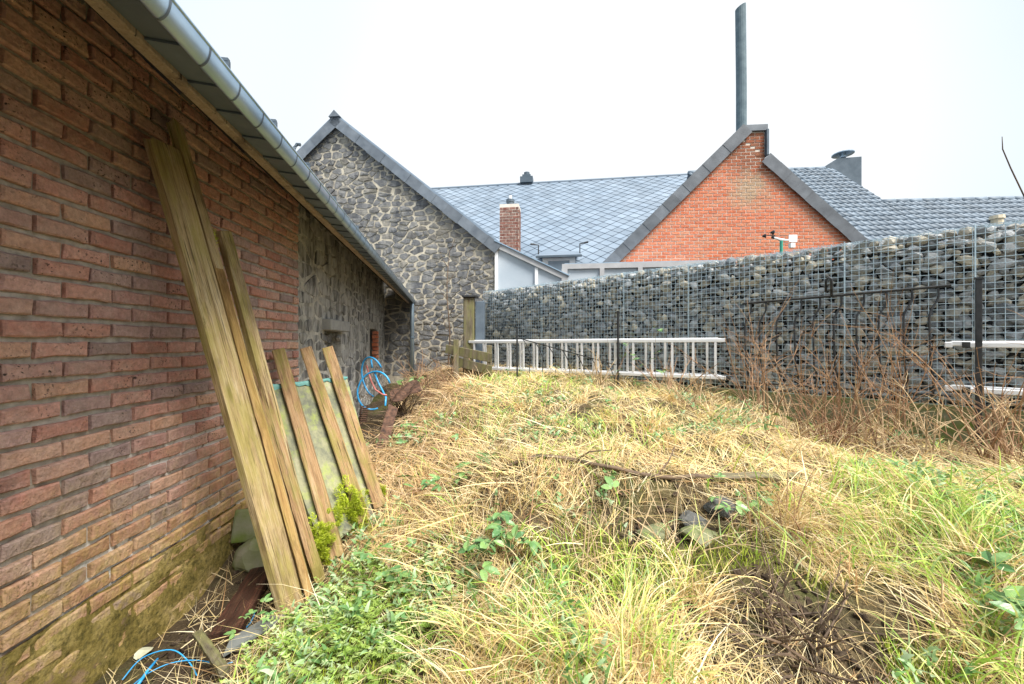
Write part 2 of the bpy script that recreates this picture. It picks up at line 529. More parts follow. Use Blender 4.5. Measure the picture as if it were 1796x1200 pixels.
MAT['plank'] = wood_mat('weathered_plank', [(.22, .14, .065), (.46, .335, .17), (.62, .51, .33)], .85, ((.33, .29, .06), .5))
MAT['plank2'] = wood_mat('orange_plank', [(.23, .12, .045), (.42, .26, .10), (.56, .40, .19)], .5, ((.30, .25, .05), .35))
MAT['post'] = wood_mat('sawn_post', [(.20, .11, .05), (.35, .22, .11), (.48, .35, .21)], .75, ((.22, .22, .04), .55))
MAT['batten'] = wood_mat('eaves_batten', [(.24, .17, .12), (.34, .26, .19), (.42, .33, .25)], .3)
MAT['burnt'] = wood_mat('charred_plank', [(.018, .010, .008), (.055, .024, .016), (.16, .065, .04)], .9, None, .55, (40, 40, 3))
MAT['mossy_wood'] = wood_mat('mossy_grey_wood', [(.10, .085, .06), (.18, .15, .10), (.27, .23, .165)], .6, ((.17, .17, .06), .7))
t = NT('algae_sheet')
n1 = t.noise(t.scaled(t.pos, (2.2, 2.2, .8)), 3.0, 7, .7)
c = t.ramp(n1, [(.30, (.075, .08, .065)), (.45, (.15, .155, .105)), (.58, (.26, .255, .15)), (.72, (.38, .355, .25))])
c = t.mix(t.ramp(t.noise(t.pos, 9, 5, .7), [(.5, 0.), (.72, .8)]), c, (.30, .36, .07))
t.bump(t.noise(t.pos, 30, 4), .4, .005)
MAT['sheet'] = t.done(c, .7, .3)
MAT['teal_cloth'] = simple('teal_tarpaulin', (.05, .22, .22), (.20, .38, .33), 9, .6, .3, bump=.4, bscale=30)


def attr_mat(name, rough=.75, transl=.3, spec=.25, gain=1.0):
    t = NT(name)
    a = t.n('Attribute', attribute_name='col').outputs['Color']
    c = t.mix(1., a, t.ramp(t.noise(t.pos, 60, 2), [(.2, .8 * gain), (.8, 1.2 * gain)]), 'MULTIPLY')
    t.done(c, rough, spec)
    tr = t.n('BsdfTranslucent'); t.l(c, tr.inputs['Color'])
    ms = t.n('MixShader'); ms.inputs[0].default_value = transl
    t.l(t.b.outputs[0], ms.inputs[1]); t.l(tr.outputs[0], ms.inputs[2]); t.l(ms.outputs[0], t.out.inputs[0])
    return t.m


MAT['straw'] = attr_mat('dry_straw', .65, .25, .3)
MAT['green'] = attr_mat('green_blades', .5, .35, .4)
MAT['moss'] = attr_mat('moss_fibres', .9, .25, .1)
t = NT('bramble_leaf')
c = t.mix(t.rand(), (.06, .16, .05), (.19, .31, .09))
c = t.mix(t.ramp(t.noise(t.pos, 40, 3), [(.5, 0.), (.75, .5)]), c, (.26, .36, .20))
t.bump(t.noise(t.pos, 130, 2), .4, .002)
MAT['leaf'] = t.done(c, .38, .5)
MAT['dry_leaf'] = simple('pale_dead_leaf', (.45, .46, .32), (.60, .60, .45), 30, .7, .3)
MAT['stem'] = simple('dead_brown_stem', (.22, .12, .07), (.40, .26, .15), 14, .8, .3, bump=.4, bscale=80, rnd=.3)
MAT['pale_stem'] = simple('pale_dry_stem', (.42, .29, .16), (.60, .46, .28), 14, .8, .3, bump=.3, bscale=80, rnd=.25)
MAT['dark_stem'] = simple('dark_twig', (.07, .05, .036), (.17, .115, .075), 14, .8, .3, bump=.3, bscale=80, rnd=.3)
t = NT('yard_earth')
n1 = t.noise(t.pos, 2.2, 6, .65)
c = t.ramp(n1, [(.3, (.030, .023, .016)), (.5, (.075, .055, .034)), (.7, (.13, .10, .06))])
c = t.mix(t.ramp(t.noise(t.pos, 1.7, 4), [(.48, 0.), (.6, .6)]), c, (.085, .10, .025))
c = t.mix(t.ramp(t.noise(t.pos, 2.6, 5, .7), [(.45, 0.), (.6, .6)]), c, (.15, .105, .055))
c = t.mix(t.ramp(t.noise(t.pos, 70, 3, .7), [(.58, 0.), (.68, .5)]), c, (.28, .21, .13))
t.bump(t.math('ADD', t.noise(t.pos, 18, 5, .7), t.noise(t.pos, 80, 3, .7)), 1., .02)
MAT['earth'] = t.done(c, .95, .15)

# ------------------------------------------------------------------ ground: one sheet to the horizon
gx = np.concatenate([[-400, -150, -60, -25, -12, -7, -5], np.arange(-4, 7.01, .08), [8, 10, 14, 25, 60, 150, 400]])
gy = np.concatenate([[-300, -100, -40, -15, -6, -3.5], np.arange(-2, 10.01, .08), [11, 13, 17, 25, 45, 100, 300, 700]])
X, Y = np.meshgrid(gx, gy)
Z = ground_raw(X, Y)
nx, ny = len(gx), len(gy)
idx = np.arange(nx * ny).reshape(ny, nx)
Q = np.stack([idx[:-1, :-1], idx[:-1, 1:], idx[1:, 1:], idx[1:, :-1]], -1).reshape(-1, 4)
g = mobj('ground', np_mesh('ground', np.stack([X, Y, Z], -1).reshape(-1, 3), Q, smooth=True), MAT['earth'])
g['kind'] = 'structure'

# ------------------------------------------------------------------ masonry helpers


def clip_poly(poly, p, nrm):
    out = []
    k = len(poly)
    for i in range(k):
        a = poly[i]; b = poly[(i + 1) % k]
        da = (a[0] - p[0]) * nrm[0] + (a[1] - p[1]) * nrm[1]
        db = (b[0] - p[0]) * nrm[0] + (b[1] - p[1]) * nrm[1]
        if da <= 0: out.append(a)
        if (da < 0 < db) or (db < 0 < da):
            w = da / (da - db)
            out.append((a[0] + (b[0] - a[0]) * w, a[1] + (b[1] - a[1]) * w))
    return out


def rubble(poly, w, h, rnd, an=1.0):
    """irregular stone cells filling a convex polygon: list of (centroid, polygon)"""
    xs = [p[0] for p in poly]; ys = [p[1] for p in poly]
    pts = []
    y = min(ys) - h
    row = 0
    while y < max(ys) + h:
        x = min(xs) - w * rnd.random() - w
        while x < max(xs) + w:
            ww = w * rnd.choice((.45, .6, .8, 1., 1.25, 1.7)) * rnd.uniform(.85, 1.15)
            pts.append((x + ww / 2, y + rnd.uniform(-.30, .30) * h)); x += ww
        y += h * rnd.uniform(.75, 1.2); row += 1
    pts = [p for p in pts if rnd.random() > .24]
    P = np.array(pts)
    S = P.copy(); S[:, 1] *= w / h * an
    out = []
    for i in range(len(P)):
        d = np.hypot(S[:, 0] - S[i, 0], S[:, 1] - S[i, 1])
        nb = np.argsort(d)[1:17]
        k = w / h * an
        cell = [(a, b * k) for a, b in poly]
        for j in nb:
            m = ((S[i, 0] + S[j, 0]) / 2, (S[i, 1] + S[j, 1]) / 2)
            cell = clip_poly(cell, m, (S[j, 0] - S[i, 0], S[j, 1] - S[i, 1]))
            if len(cell) < 3: break
        if len(cell) < 3: continue
        cell = [(a, b / k) for a, b in cell]
        cx = sum(p[0] for p in cell) / len(cell); cy = sum(p[1] for p in cell) / len(cell)
        out.append(((cx, cy), cell))
    return out


def stone_from_cell(cell, c, joint, depth, rnd, frame, sunk=.03, cut=(.2, .8), jit=.006):
    """rounded stone: rim in the joint, chamfered face; frame = (O, a, n) wall plane"""
    O, a, n = frame
    r = max(.02, sum(math.hypot(p[0] - c[0], p[1] - c[1]) for p in cell) / len(cell))
    k = max(.3, 1 - joint / r)
    pl = [(c[0] + (p[0] - c[0]) * k, c[1] + (p[1] - c[1]) * k) for p in cell]
    # drop near-duplicate corners, then cut corners once
    q = []
    for p in pl:
        if not q or math.hypot(p[0] - q[-1][0], p[1] - q[-1][1]) > .018: q.append(p)
    if len(q) > 3 and math.hypot(q[0][0] - q[-1][0], q[0][1] - q[-1][1]) < .018: q.pop()
    if len(q) < 3: return None
    if len(q) > 7:
        q = [q[int(i * len(q) / 7)] for i in range(7)]
    pl = []
    for i in range(len(q)):
        p0, p1 = q[i], q[(i + 1) % len(q)]
        for w in cut:
            pl.append((p0[0] + (p1[0] - p0[0]) * w + rnd.uniform(-1, 1) * jit, p0[1] + (p1[1] - p0[1]) * w + rnd.uniform(-1, 1) * jit))
    area = sum(pl[i - 1][0] * pl[i][1] - pl[i][0] * pl[i - 1][1] for i in range(len(pl))) / 2
    if abs(area) < .0012: return None
    if area < 0: pl.reverse()
    m = len(pl)
    W = lambda x, z, e: O + a * x + Vector((0, 0, z)) + n * e
    vs = [W(x, z, -sunk) for x, z in pl]
    fk = rnd.uniform(.84, .93)
    vs += [W(c[0] + (x - c[0]) * fk, c[1] + (z - c[1]) * fk, depth * rnd.uniform(.7, 1.15)) for x, z in pl]
    vs.append(W(c[0], c[1], depth * rnd.uniform(.9, 1.4)))
    fs = [(i, (i + 1) % m, m + (i + 1) % m, m + i) for i in range(m)] + [(m + i, m + (i + 1) % m, 2 * m) for i in range(m)]
    return vs, fs, abs(area)


def emit_stones(stones, name, mat, parent, limit, score):
    """stones: list of (vs, fs, area, worldpos); the largest in view single, the rest one joined part"""
    stones.sort(key=lambda s: -score(s))
    for vs, fs, ar, p in stones[:limit]:
        MB().add(vs, fs).build(name, mat, parent)
    if stones[limit:]:
        mb = MB()
        for vs, fs, ar, p in stones[limit:]: mb.add(vs, fs)
        mb.build('rest_of_' + name + 's', mat, parent, kind='stuff')


def in_view(p, m=1.0):
    if p[1] < .4: return False
    return abs(p[0] / p[1]) < 1.29 * m and abs((p[2] - CAM_H) / p[1]) < .86 * m


def brick_mesh(name, L, Hh, D, rnd, jag=.002, cham=.006, n=3):
    """front at +y=0, body to -D; centred on x,z"""
    pl = []
    for (x0, z0), (x1, z1) in (((-1, -1), (1, -1)), ((1, -1), (1, 1)), ((1, 1), (-1, 1)), ((-1, 1), (-1, -1))):
        k = n if z0 == z1 else 1
        for i in range(k):
            w = i / k
            pl.append(((x0 + (x1 - x0) * w) * L / 2 + rnd.uniform(-jag, jag), (z0 + (z1 - z0) * w) * Hh / 2 + rnd.uniform(-jag, jag)))
    m = len(pl)
    vs = [(x, -D, z) for x, z in pl] + [(x, -cham * rnd.uniform(.6, 1.5), z) for x, z in pl]
    vs += [(x * (1 - 2 * cham / L), rnd.uniform(-.0012, .0012), z * (1 - 2 * cham / Hh)) for x, z in pl]
    fs = [(i, (i + 1) % m, m + (i + 1) % m, m + i) for i in range(m)]
    fs += [(m + i, m + (i + 1) % m, 2 * m + (i + 1) % m, 2 * m + i) for i in range(m)] + [tuple(2 * m + i for i in range(m))]
    me = bpy.data.meshes.new(name)
    me.from_pydata(vs, [], fs); fix_normals(me); me.update()
    return me


def lay_bricks(parent, mat, O, a, n, s0, s1, z0, z1, L, ch, joint, D, inside, limit, variants, rnd, end_align=None, jit=.003, visible=None, s_end=None):
    """stretcher bond of brick objects on plane O + a*s + n*0, faces proud towards n"""
    metas = []
    full = variants['full']; half = variants['half']
    rows = int((z1 - z0) / ch)
    for r in range(rows):
        zc = z0 + (r + .5) * ch
        s = s_end if s_end is not None else s1
        first = True
        while s > s0:
            if first and r % 2 == 0:
                w = L / 2; me = rnd.choice(half)
            else:
                w = L; me = rnd.choice(full)
            first = False
            if s - w < s0 - .01:
                w = s - s0
                if w < .3 * L: break
                me = rnd.choice(half if w < .75 * L else full)
            sc = s - w / 2
            s -= w
            p = O + a * sc + Vector((0, 0, zc)) + n * rnd.uniform(-jit, jit)
            if not inside(sc, zc, w): continue
            tilt = rnd.uniform(-.006, .006)
            flip = rnd.choice((0, math.pi))
            R = Matrix((a, n, Vector((0, 0, 1)))).transposed().to_4x4()
            mw = Matrix.Translation(p) @ R @ Matrix.Rotation(tilt + flip, 4, 'Y')
            metas.append((mw, me, p, w))
    vis = visible or in_view

    def score(mt):
        p = mt[2]
        return (mt[3] / max(.3, p.y) ** 2) * (1 if vis(p) else 1e-4)
    metas.sort(key=lambda m: -score(m))
    for mw, me, p, w in metas[:limit]:
        mobj('brick', me, mat, parent, mw)
    if metas[limit:]:
        V = []; Fs = []
        for mw, me, p, w in metas[limit:]:
            b = len(V)
            V.extend([tuple(mw @ v.co) for v in me.vertices])
            Fs.extend([tuple(b + i for i in pg.vertices) for pg in me.polygons])
        mb = MB(); mb.v = V; mb.f = Fs
        mb.build('rest_of_bricks', mat, parent, kind='stuff')


ZUP = Vector((0, 0, 1))
rnd = random.Random(21)

# ------------------------------------------------------------------ left outbuilding
EA = Vector((-.157, .9876, 0)); EN = Vector((.9876, .157, 0))       # along the eaves, out of the wall


def ef(Xl, s, z): return EN * (-Xl) + EA * s + ZUP * z


barn = thing('outbuilding', 'low brick and rubble outbuilding with zinc gutter along the left', 'outbuilding', (-2.2, 2.5, 0))
BA = Vector((-.0599, .9982, 0)); BN = Vector((.9982, .0599, 0)); B0 = Vector((-1.637, 0, 0))
B_END = 3.456
EAVE_Z = 2.245


def barn_roof_z(p):
    Xl = -(p.x * EN.x + p.y * EN.y)
    return EAVE_Z + .03 + (Xl - .80) * 1.0


# brick leaf: mortar core and bricks
core = MB()
c0 = B0 + BA * .2; c1 = B0 + BA * (B_END - .004)
prof = []
for p in (c0, c1):
    prof.append((p, barn_roof_z(p) - .02))
inn = BN * -.019; bk = BN * -.11
core.add([c0 + inn - ZUP * .4, c1 + inn - ZUP * .4, c1 + inn + ZUP * prof[1][1], c0 + inn + ZUP * prof[0][1],
          c0 + bk - ZUP * .4, c1 + bk - ZUP * .4, c1 + bk + ZUP * prof[1][1], c0 + bk + ZUP * prof[0][1]],
         [(0, 1, 2, 3), (5, 4, 7, 6), (1, 5, 6, 2), (4, 0, 3, 7), (3, 2, 6, 7), (4, 5, 1, 0)])
wall_b = core.build('brick_wall', MAT['mortar'], barn, fix=True)
br = random.Random(3)
BV = {'full': [brick_mesh('brick', .188, .0575, .06, br, .0038, .006) for _ in range(7)],
      'half': [brick_mesh('brick', .088, .0575, .06, br, .0038, .006) for _ in range(3)]}
lay_bricks(wall_b, MAT['brick'], B0, BA, BN, .55, B_END, -.1, 2.95, .2015, .0765, .012, .05,
           lambda s, z, w: z + .05 < barn_roof_z(B0 + BA * s) and z > -.06, 300, BV, br, s_end=B_END, jit=.0045,
           visible=lambda p: in_view(p) and p.z < 2.7)

# damp render smear over the lowest bricks
nu, nv = 150, 50
us = np.linspace(.9, 2.75, nu); vs_ = np.linspace(-.08, .36, nv)
U, Vv = np.meshgrid(us, vs_)
m = .40 - Vv * 1.25 + (fbm(U * 7, Vv * 11, 5, 5) - .5) * 1.0 - np.clip((U - 2.2) * .5, 0, 1) - np.clip((1.15 - U) * .8, 0, 1)
dep = np.clip(m * .05, -.02, .0035) + (fbm(U * 24, Vv * 28, 8, 4) - .5) * .009
Pn = np.array(B0)[None, None, :] + U[..., None] * np.array(BA) + dep[..., None] * np.array(BN)
Pn[..., 2] += Vv
ii = np.arange(nu * nv).reshape(nv, nu)
Qd = np.stack([ii[:-1, :-1], ii[:-1, 1:], ii[1:, 1:], ii[1:, :-1]], -1).reshape(-1, 4)
t = NT('algae_render')
c = t.ramp(t.noise(t.pos, 7, 6, .7), [(.28, (.13, .10, .03)), (.45, (.25, .19, .05)), (.6, (.38, .29, .10)), (.76, (.50, .37, .20))])
c = t.mix(t.ramp(t.noise(t.pos, 40, 4, .7), [(.46, 0.), (.66, .75)]), c, (.055, .05, .014))
c = t.mix(t.ramp(t.noise(t.pos, 5, 5, .7), [(.58, 0.), (.68, .7)]), c, (.42, .27, .17))
t.bump(t.noise(t.pos, 60, 5, .7), 1., .012)
MAT['algae'] = t.done(c, .9, .2)
mobj('render_smear', np_mesh('render_smear', Pn.reshape(-1, 3), Qd, smooth=True), MAT['algae'], barn)

# rubble wall beyond the brick leaf
XS = 1.37
S_A, S_B = 3.36, 9.0
S_TOP = EAVE_Z + .03 + (XS - .80) - .02
O_S = EN * (-XS)
holes = [(4.72, 5.40, 1.12, 1.55), (7.30, 8.15, 1.10, 1.66)]
cw = MB()
ss = [S_A, holes[0][0], holes[0][1], holes[1][0], holes[1][1], S_B]


def wall_box(mb, s0, s1, z0, z1, e0=-.35, e1=0.0):
    c = O_S + EA * ((s0 + s1) / 2) + EN * ((e0 + e1) / 2) + ZUP * ((z0 + z1) / 2)
    mb.box(c, s1 - s0, e1 - e0, z1 - z0, EA, EN, ZUP)


for k in range(5):
    if k in (1, 3):
        hz = holes[0 if k == 1 else 1]
        wall_box(cw, ss[k], ss[k + 1], -.3, hz[2]); wall_box(cw, ss[k], ss[k + 1], hz[3], S_TOP)
        wall_box(cw, ss[k], ss[k + 1], hz[2], hz[3], -.35, -.16)
    else:
        wall_box(cw, ss[k], ss[k + 1], -.3, S_TOP)
wall_s = cw.build('stone_wall', MAT['sooty_lime'], barn, fix=True)
sr = random.Random(5)
st = []
for (cx, cy), cell in rubble([(3.2, -.2), (S_B - .02, -.2), (S_B - .02, S_TOP - .01), (3.2, S_TOP - .01)], .30, .125, sr):
    if any(h0 - .03 < cx < h1 + .03 and z0 - .04 < cy < z1 + .14 for h0, h1, z0, z1 in holes): continue
    if cell and min(p[0] for p in cell) < 3.38: continue
    s = stone_from_cell(cell, (cx, cy), sr.uniform(.010, .022), sr.uniform(.000, .012), sr, (O_S, EA, EN), jit=.014)
    if s: st.append((*s, O_S + EA * cx + ZUP * cy))
emit_stones(st, 'stone', MAT['barn_stone'], wall_s, 300, lambda s: s[2] / s[3].y ** 2 * (1 if s[3].z > .1 else .01))
# stones in the blocked opening and lintels
lm = MB(); lm.box(O_S + EA * 5.06 + EN * .015 + ZUP * 1.615, .84, .16, .125, EA, EN, ZUP)
lo = mobj('lintel', bevel(lm.mesh('lintel'), .008), MAT['concrete'], barn)
for (sx, zz, w, h) in ((4.92, 1.47, .30, .11), (5.22, 1.46, .26, .13), (4.95, 1.33, .36, .13), (5.25, 1.32, .22, .12), (5.05, 1.19, .5, .12)):
    s = stone_from_cell([(sx - w / 2, zz - h / 2), (sx + w / 2, zz - h / 2), (sx + w / 2, zz + h / 2), (sx - w / 2, zz + h / 2)], (sx, zz), .012, .05, sr, (O_S - EN * .13, EA, EN))
    if s: MB().add(s[0], s[1]).build('stone', MAT['barn_stone'], wall_s)
for k in range(7):
    bmx = brick_mesh('jamb_brick', .17 if k % 2 else .11, .062, .1, sr, .004, .006)
    R = Matrix((EA, EN, ZUP)).transposed().to_4x4()
    mobj('jamb_brick', bmx, MAT['red_brick'], wall_s, Matrix.Translation(O_S + EA * (8.06 + (0 if k % 2 else .03)) + EN * .012 + ZUP * (1.14 + k * .076)) @ R)

# roof slab, underlay, eaves board, soffit plates, gutter, downpipe
S0, S1 = -1.2, 8.75
rf = MB()
P = [ef(.73, S0, EAVE_Z + .05), ef(.73, S1, EAVE_Z + .05), ef(4.4, S1, EAVE_Z + 3.72), ef(4.4, S0, EAVE_Z + 3.72)]
rf.add(P + [p + Vector((0, 0, -.045)) for p in P], [(0, 1, 2, 3), (7, 6, 5, 4), (0, 4, 5, 1), (1, 5, 6, 2), (2, 6, 7, 3), (3, 7, 4, 0)])
roof = rf.build('roof', MAT['slate_gap'], barn, fix=True)
rs = MB(); rq = random.Random(8); ru = (EN * -1 + ZUP).normalized(); rn_ = (EN + ZUP).normalized()
for r in range(19):
    x_ = S0 + (.13 if r % 2 else 0)
    while x_ < S1 - .1:
        c_ = ef(.74, x_ + .125, EAVE_Z + .055) + ru * (.14 + r * .26) + rn_ * (.012 + rq.uniform(0, .003))
        rs.box(c_, .247, .31, .008, EA, (ru - rn_ * .035).normalized(), rn_); x_ += .255
rs.build('roof_slates', MAT['slate'], roof, kind='stuff', fix=True)
un = MB()
for k in range(24):
    sk = S0 + .2 + k * .42
    a = ef(.86, sk, EAVE_Z + .03); b = ef(1.9, sk, EAVE_Z + 1.07)
    un.box((a + b) / 2, (b - a).length, .06, .08, (b - a).normalized(), EA, (b - a).normalized().cross(EA))
un.build('rafters', MAT['dark_wood'], roof, kind='stuff')
bd = MB(); bd.box(ef(.845, (S0 + S1) / 2, EAVE_Z + .015), .04, S1 - S0, .045, EN, EA, ZUP)
bo = mobj('eaves_board', bevel(bd.mesh('eaves_board'), .004), MAT['batten'], barn)
s = S0; k = 0
soff = MB(); soff.box(ef(.78, (S0 + S1) / 2, EAVE_Z + .022), .11, S1 - S0, .012, EN, EA, ZUP)
soffit = soff.build('soffit', MAT['zinc_dark'], barn)
while s < S1 - .1:
    w = .172 + (.01 if k % 3 else -.012)
    pm = MB()
    tilt = .007
    a0 = ef(.732, s, EAVE_Z - .002); a1 = ef(.826, s, EAVE_Z + .006); b0 = ef(.732, s + w - .002, EAVE_Z - .002 + tilt); b1 = ef(.826, s + w - .002, EAVE_Z + .006 + tilt)
    up = ZUP * .007
    pm.add([a0, a1, b1, b0, a0 + up, a1 + up, b1 + up, b0 + up], [(0, 1, 2, 3), (7, 6, 5, 4), (0, 4, 5, 1), (1, 5, 6, 2), (2, 6, 7, 3), (3, 7, 4, 0)])
    pm.build('soffit_plate', MAT['zinc_plate'], soffit, fix=True)
    s += w; k += 1


def gutter_profile(off=0.0):
    pts = [(.734, -.003), (.730, -.0045), (.725, -.004), (.719, .000), (.7135, .006), (.709, .0135), (.7055, .022), (.703, .032), (.7015, .042), (.7005, .052)]
    out = []
    for i, (x, z) in enumerate(pts):
        out.append((x - off * (.4 + .6 * i / 9), z - off * (1 - i / 9)))
    return out


gm = MB()
pr = gutter_profile()
inner = [(x + .006, z + .005) for x, z in pr][::-1]
full = pr + inner
rows = [S0, S1]
vs = []
for s in rows: vs += [ef(x, s, EAVE_Z + z) for x, z in full]
m = len(full)
gm.add(vs, [(i, (i + 1) % m, m + (i + 1) % m, m + i) for i in range(m)] + [tuple(range(m)), tuple(range(2 * m - 1, m - 1, -1))])
bead = [ef(.7025, s, EAVE_Z + .055) for s in (S0, S1)]
gm.tube(bead, .006, 10)
gutter = gm.build('gutter', MAT['zinc'], barn, smooth=True, fix=True)
gb = MB(); gb.box(ef(.775, (S0 + S1) / 2, EAVE_Z + .036), .006, S1 - S0, .03, EN, EA, ZUP)
s = S0 + .1; k = 0
while s < S1 - .05:
    jm = MB()
    pj = gutter_profile(.0018)
    vs = []
    for q in (s, s + .008): vs += [ef(x, q, EAVE_Z + z) for x, z in pj]
    kk = len(pj)
    jm.add(vs, [(i, i + 1, kk + i + 1, kk + i) for i in range(kk - 1)])
    jm.build('gutter_joint', MAT['zinc_plate'], gutter)
    s += .172; k += 1
for s in (1.42, 1.78, 2.18, 2.66, 3.3):
    hm = MB(); p = ef(.712, s, EAVE_Z + .052)
    hm.box(p + ZUP * .014, .02, .012, .04, EN, EA, ZUP); hm.box(p + ZUP * .036 - EN * .012, .04, .014, .010, EN, EA, ZUP)
    hm.build('roof_hook', MAT['zinc_dark'], roof)
hp = ef(.712, 2.0, EAVE_Z + .02)
hm = MB(); hm.tube([hp, hp + Vector((-.004, 0, .06)), hp + Vector((.006, .01, .085)), hp + Vector((.022, .01, .083))], .008, 6)
hm.build('roof_hook', MAT['zinc_dark'], roof)
dpz = Hs(-2.1, 8.4) - .1
dp = MB(); q = ef(.76, S1 - .12, 0)
dp.tube([q + ZUP * (EAVE_Z + .02), q + ZUP * (EAVE_Z - .06), q + ZUP * (dpz)], .042, 12)
pipe = dp.build('downpipe', MAT['zinc'], barn, smooth=True)
dj = MB(); dj.tube([q + ZUP * 1.5, q + ZUP * 1.53], .050, 12); dj.build('pipe_collar', MAT['zinc_dark'], pipe)

# ------------------------------------------------------------------ rubble stone house with gable
GD = Vector((math.cos(math.radians(7)), -math.sin(math.radians(7)), 0)); GB = Vector((-GD.y, GD.x, 0)); GN = -GB
G0 = Vector((-2.748, 8.6, 0))                                   # where it meets the outbuilding


def gs(p): return (p - G0).dot(GD)


apex = at(593, 212, 8.731); rgt = at(868, 428, 8.306); lft = at(530, 274, 8.834)
sa, sr_, sl = gs(apex), gs(rgt), gs(lft)
za, zr = apex.z, rgt.z
slope_l = (za - lft.z) / (sa - sl); slope_r = (za - zr) / (sr_ - sa)
s_left = sa - 3.6; z_left = za - 3.6 * slope_l
house = thing('stone_house', 'grey rubble stone house gable rising behind the gutter', 'house', tuple(G0 + ZUP * .4))
poly = [(s_left, 0), (sr_, 0), (sr_, zr), (sa, za), (s_left, z_left)]
W3 = lambda s, z, e=0: G0 + GD * s + ZUP * z + GN * e
wm = MB().prism([W3(s, z) for s, z in poly], GB * 9.0)
gwall = wm.build('gable_wall', MAT['lime'], house, fix=True)
gr = random.Random(9)
st = []
for (cx, cy), cell in rubble([(s_left, .7), (sr_, .7), (sr_, zr - .05), (sa, za - .06), (s_left, z_left - .05)], .20, .105, gr, 1.05):
    if cx < -.15 and cy < 3.0 + (-.15 - cx): continue               # hidden behind the outbuilding
    s = stone_from_cell(cell, (cx, cy), gr.uniform(.006, .019), gr.uniform(.004, .026), gr, (G0, GD, GN), cut=(.12, .88), jit=.016)
    if s: st.append((*s, W3(cx, cy)))
emit_stones(st, 'stone', MAT['gable_stone'], gwall, 300, lambda s: s[2] * (1 if in_view(s[3]) and (s[3].x > -3.9) else .01))
# roof slabs and verge slates
for (sA, zA, sB, zB) in ((sa, za, sr_ + .12, zr - .12 * slope_r), (sa, za, s_left - .1, z_left - .1 * slope_l)):
    a = W3(sA, zA + .03, .10); b = W3(sB, zB + .03, .10)
    d = (b - a).normalized(); up = d.cross(GB); up = up if up.z > 0 else -up
    mb = MB().prism([a, b, b + up * .06, a + up * .06], GB * 9.2)
    rfo = mb.build('roof', MAT['slate'], house, fix=True)
    L = (b - a).length; k = 0; x = 0
    while x < L - .02:
        w = min(.36, L - x)
        vm = MB()
        c = a + d * (x + w / 2) - up * (.085 if k % 2 else .078) + GN * (.012 + .006 * (k % 2))
        vm.box(c, w + .03, .20 + (.012 if k % 3 == 0 else 0), .014, d, up, GN)
        vm.build('verge_slate', MAT['verge'], rfo, fix=True)
        x += w; k += 1
rg = MB(); a = W3(sa, za + .10, .16)
rg.prism([a + GD * -.13 - ZUP * .09, a + GD * .13 - ZUP * .09, a + ZUP * .05], GB * 9.2)
rg.build('ridge_cap', MAT['verge'], house, fix=True)

# ------------------------------------------------------------------ glazed veranda between the stone house and the red house
ver = thing('veranda', 'pale glazed lean-to veranda beside the stone gable', 'veranda', tuple(W3(3.0, .8)))
v0 = at(871, 434, 8.28); v1 = at(988, 489, 8.13)
for px, py in ((871, 436), (941, 470)):
    d = 8.262 / (1 + .123 * (px - 898) / F_PX) - .03
    p = at(px, py, d)
    pm = MB(); pm.box(Vector((p.x, p.y, (p.z + .8) / 2)), .065, .06, p.z - .8, GD, GB, ZUP)
    pm.build('post', MAT['white_frame'], ver)
bm_ = MB(); dd = (v1 - v0).normalized(); uu = dd.cross(GB); uu = uu if uu.z > 0 else -uu
bm_.box((v0 + v1) / 2 + uu * .03 + GN * .03, (v1 - v0).length + .1, .10, .10, dd, GB, uu)
beam = bm_.build('sloping_beam', MAT['grey_frame'], ver)
b2 = MB(); b2.box((v0 + v1) / 2 + uu * .095 + GN * .03, (v1 - v0).length + .16, .16, .022, dd, GB, uu); b2.build('flashing', MAT['zinc'], beam)
xs_ = [871, 941, 988]
for i in range(2):
    pa = at(xs_[i] + 3, 440, 8.27 - .1 * i); pb = at(xs_[i + 1] - 2, 440, 8.2 - .09 * i)
    za_ = v0.z + (v1.z - v0.z) * ((pa.x - v0.x) / (v1.x - v0.x)) - .02; zb_ = v0.z + (v1.z - v0.z) * ((pb.x - v0.x) / (v1.x - v0.x)) - .02
    gm = MB().prism([(pa.x, pa.y, .8), (pb.x, pb.y, .8), (pb.x, pb.y, zb_), (pa.x, pa.y, za_)], GB * .02)
    gm.build('glazing_panel', MAT['polycarb'], ver, fix=True)
f0 = at(990, 464, 8.10); f1 = at(1260, 458, 7.76); fd = (f1 - f0).normalized(); fd.z = 0; fd.normalize()
L = (f1 - f0).length; zt = f0.z
tr = MB(); tr.box(Vector(((f0.x + f1.x) / 2, (f0.y + f1.y) / 2, zt - .05)), L + .1, .09, .10, fd, GB, ZUP)
tr.build('top_rail', MAT['grey_frame'], ver)
for k in range(5):
    p = f0 + fd * (L * k / 4)
    pm = MB(); pm.box(Vector((p.x, p.y - .012, (zt - .1 + .8) / 2)), .09 if k else .12, .08, zt - .1 - .8, fd, GB, ZUP)
    pm.build('post', MAT['grey_frame'], ver)
    if k < 4:
        q = f0 + fd * (L * (k + .5) / 4)
        gm = MB(); gm.box(Vector((q.x, q.y + .02, (zt - .1 + .8) / 2)), L / 4 - .09, .02, zt - .1 - .8, fd, GB, ZUP)
        gm.build('glazing_panel', MAT['polycarb'], ver)
vr = MB(); vr.prism([f0 + ZUP * .001, f1 + ZUP * .001, f1 + GB * 1.0 + ZUP * .12, f0 + GB * 1.0 + ZUP * .12], ZUP * .02)
vr.build('flat_roof', MAT['zinc'], ver, fix=True)

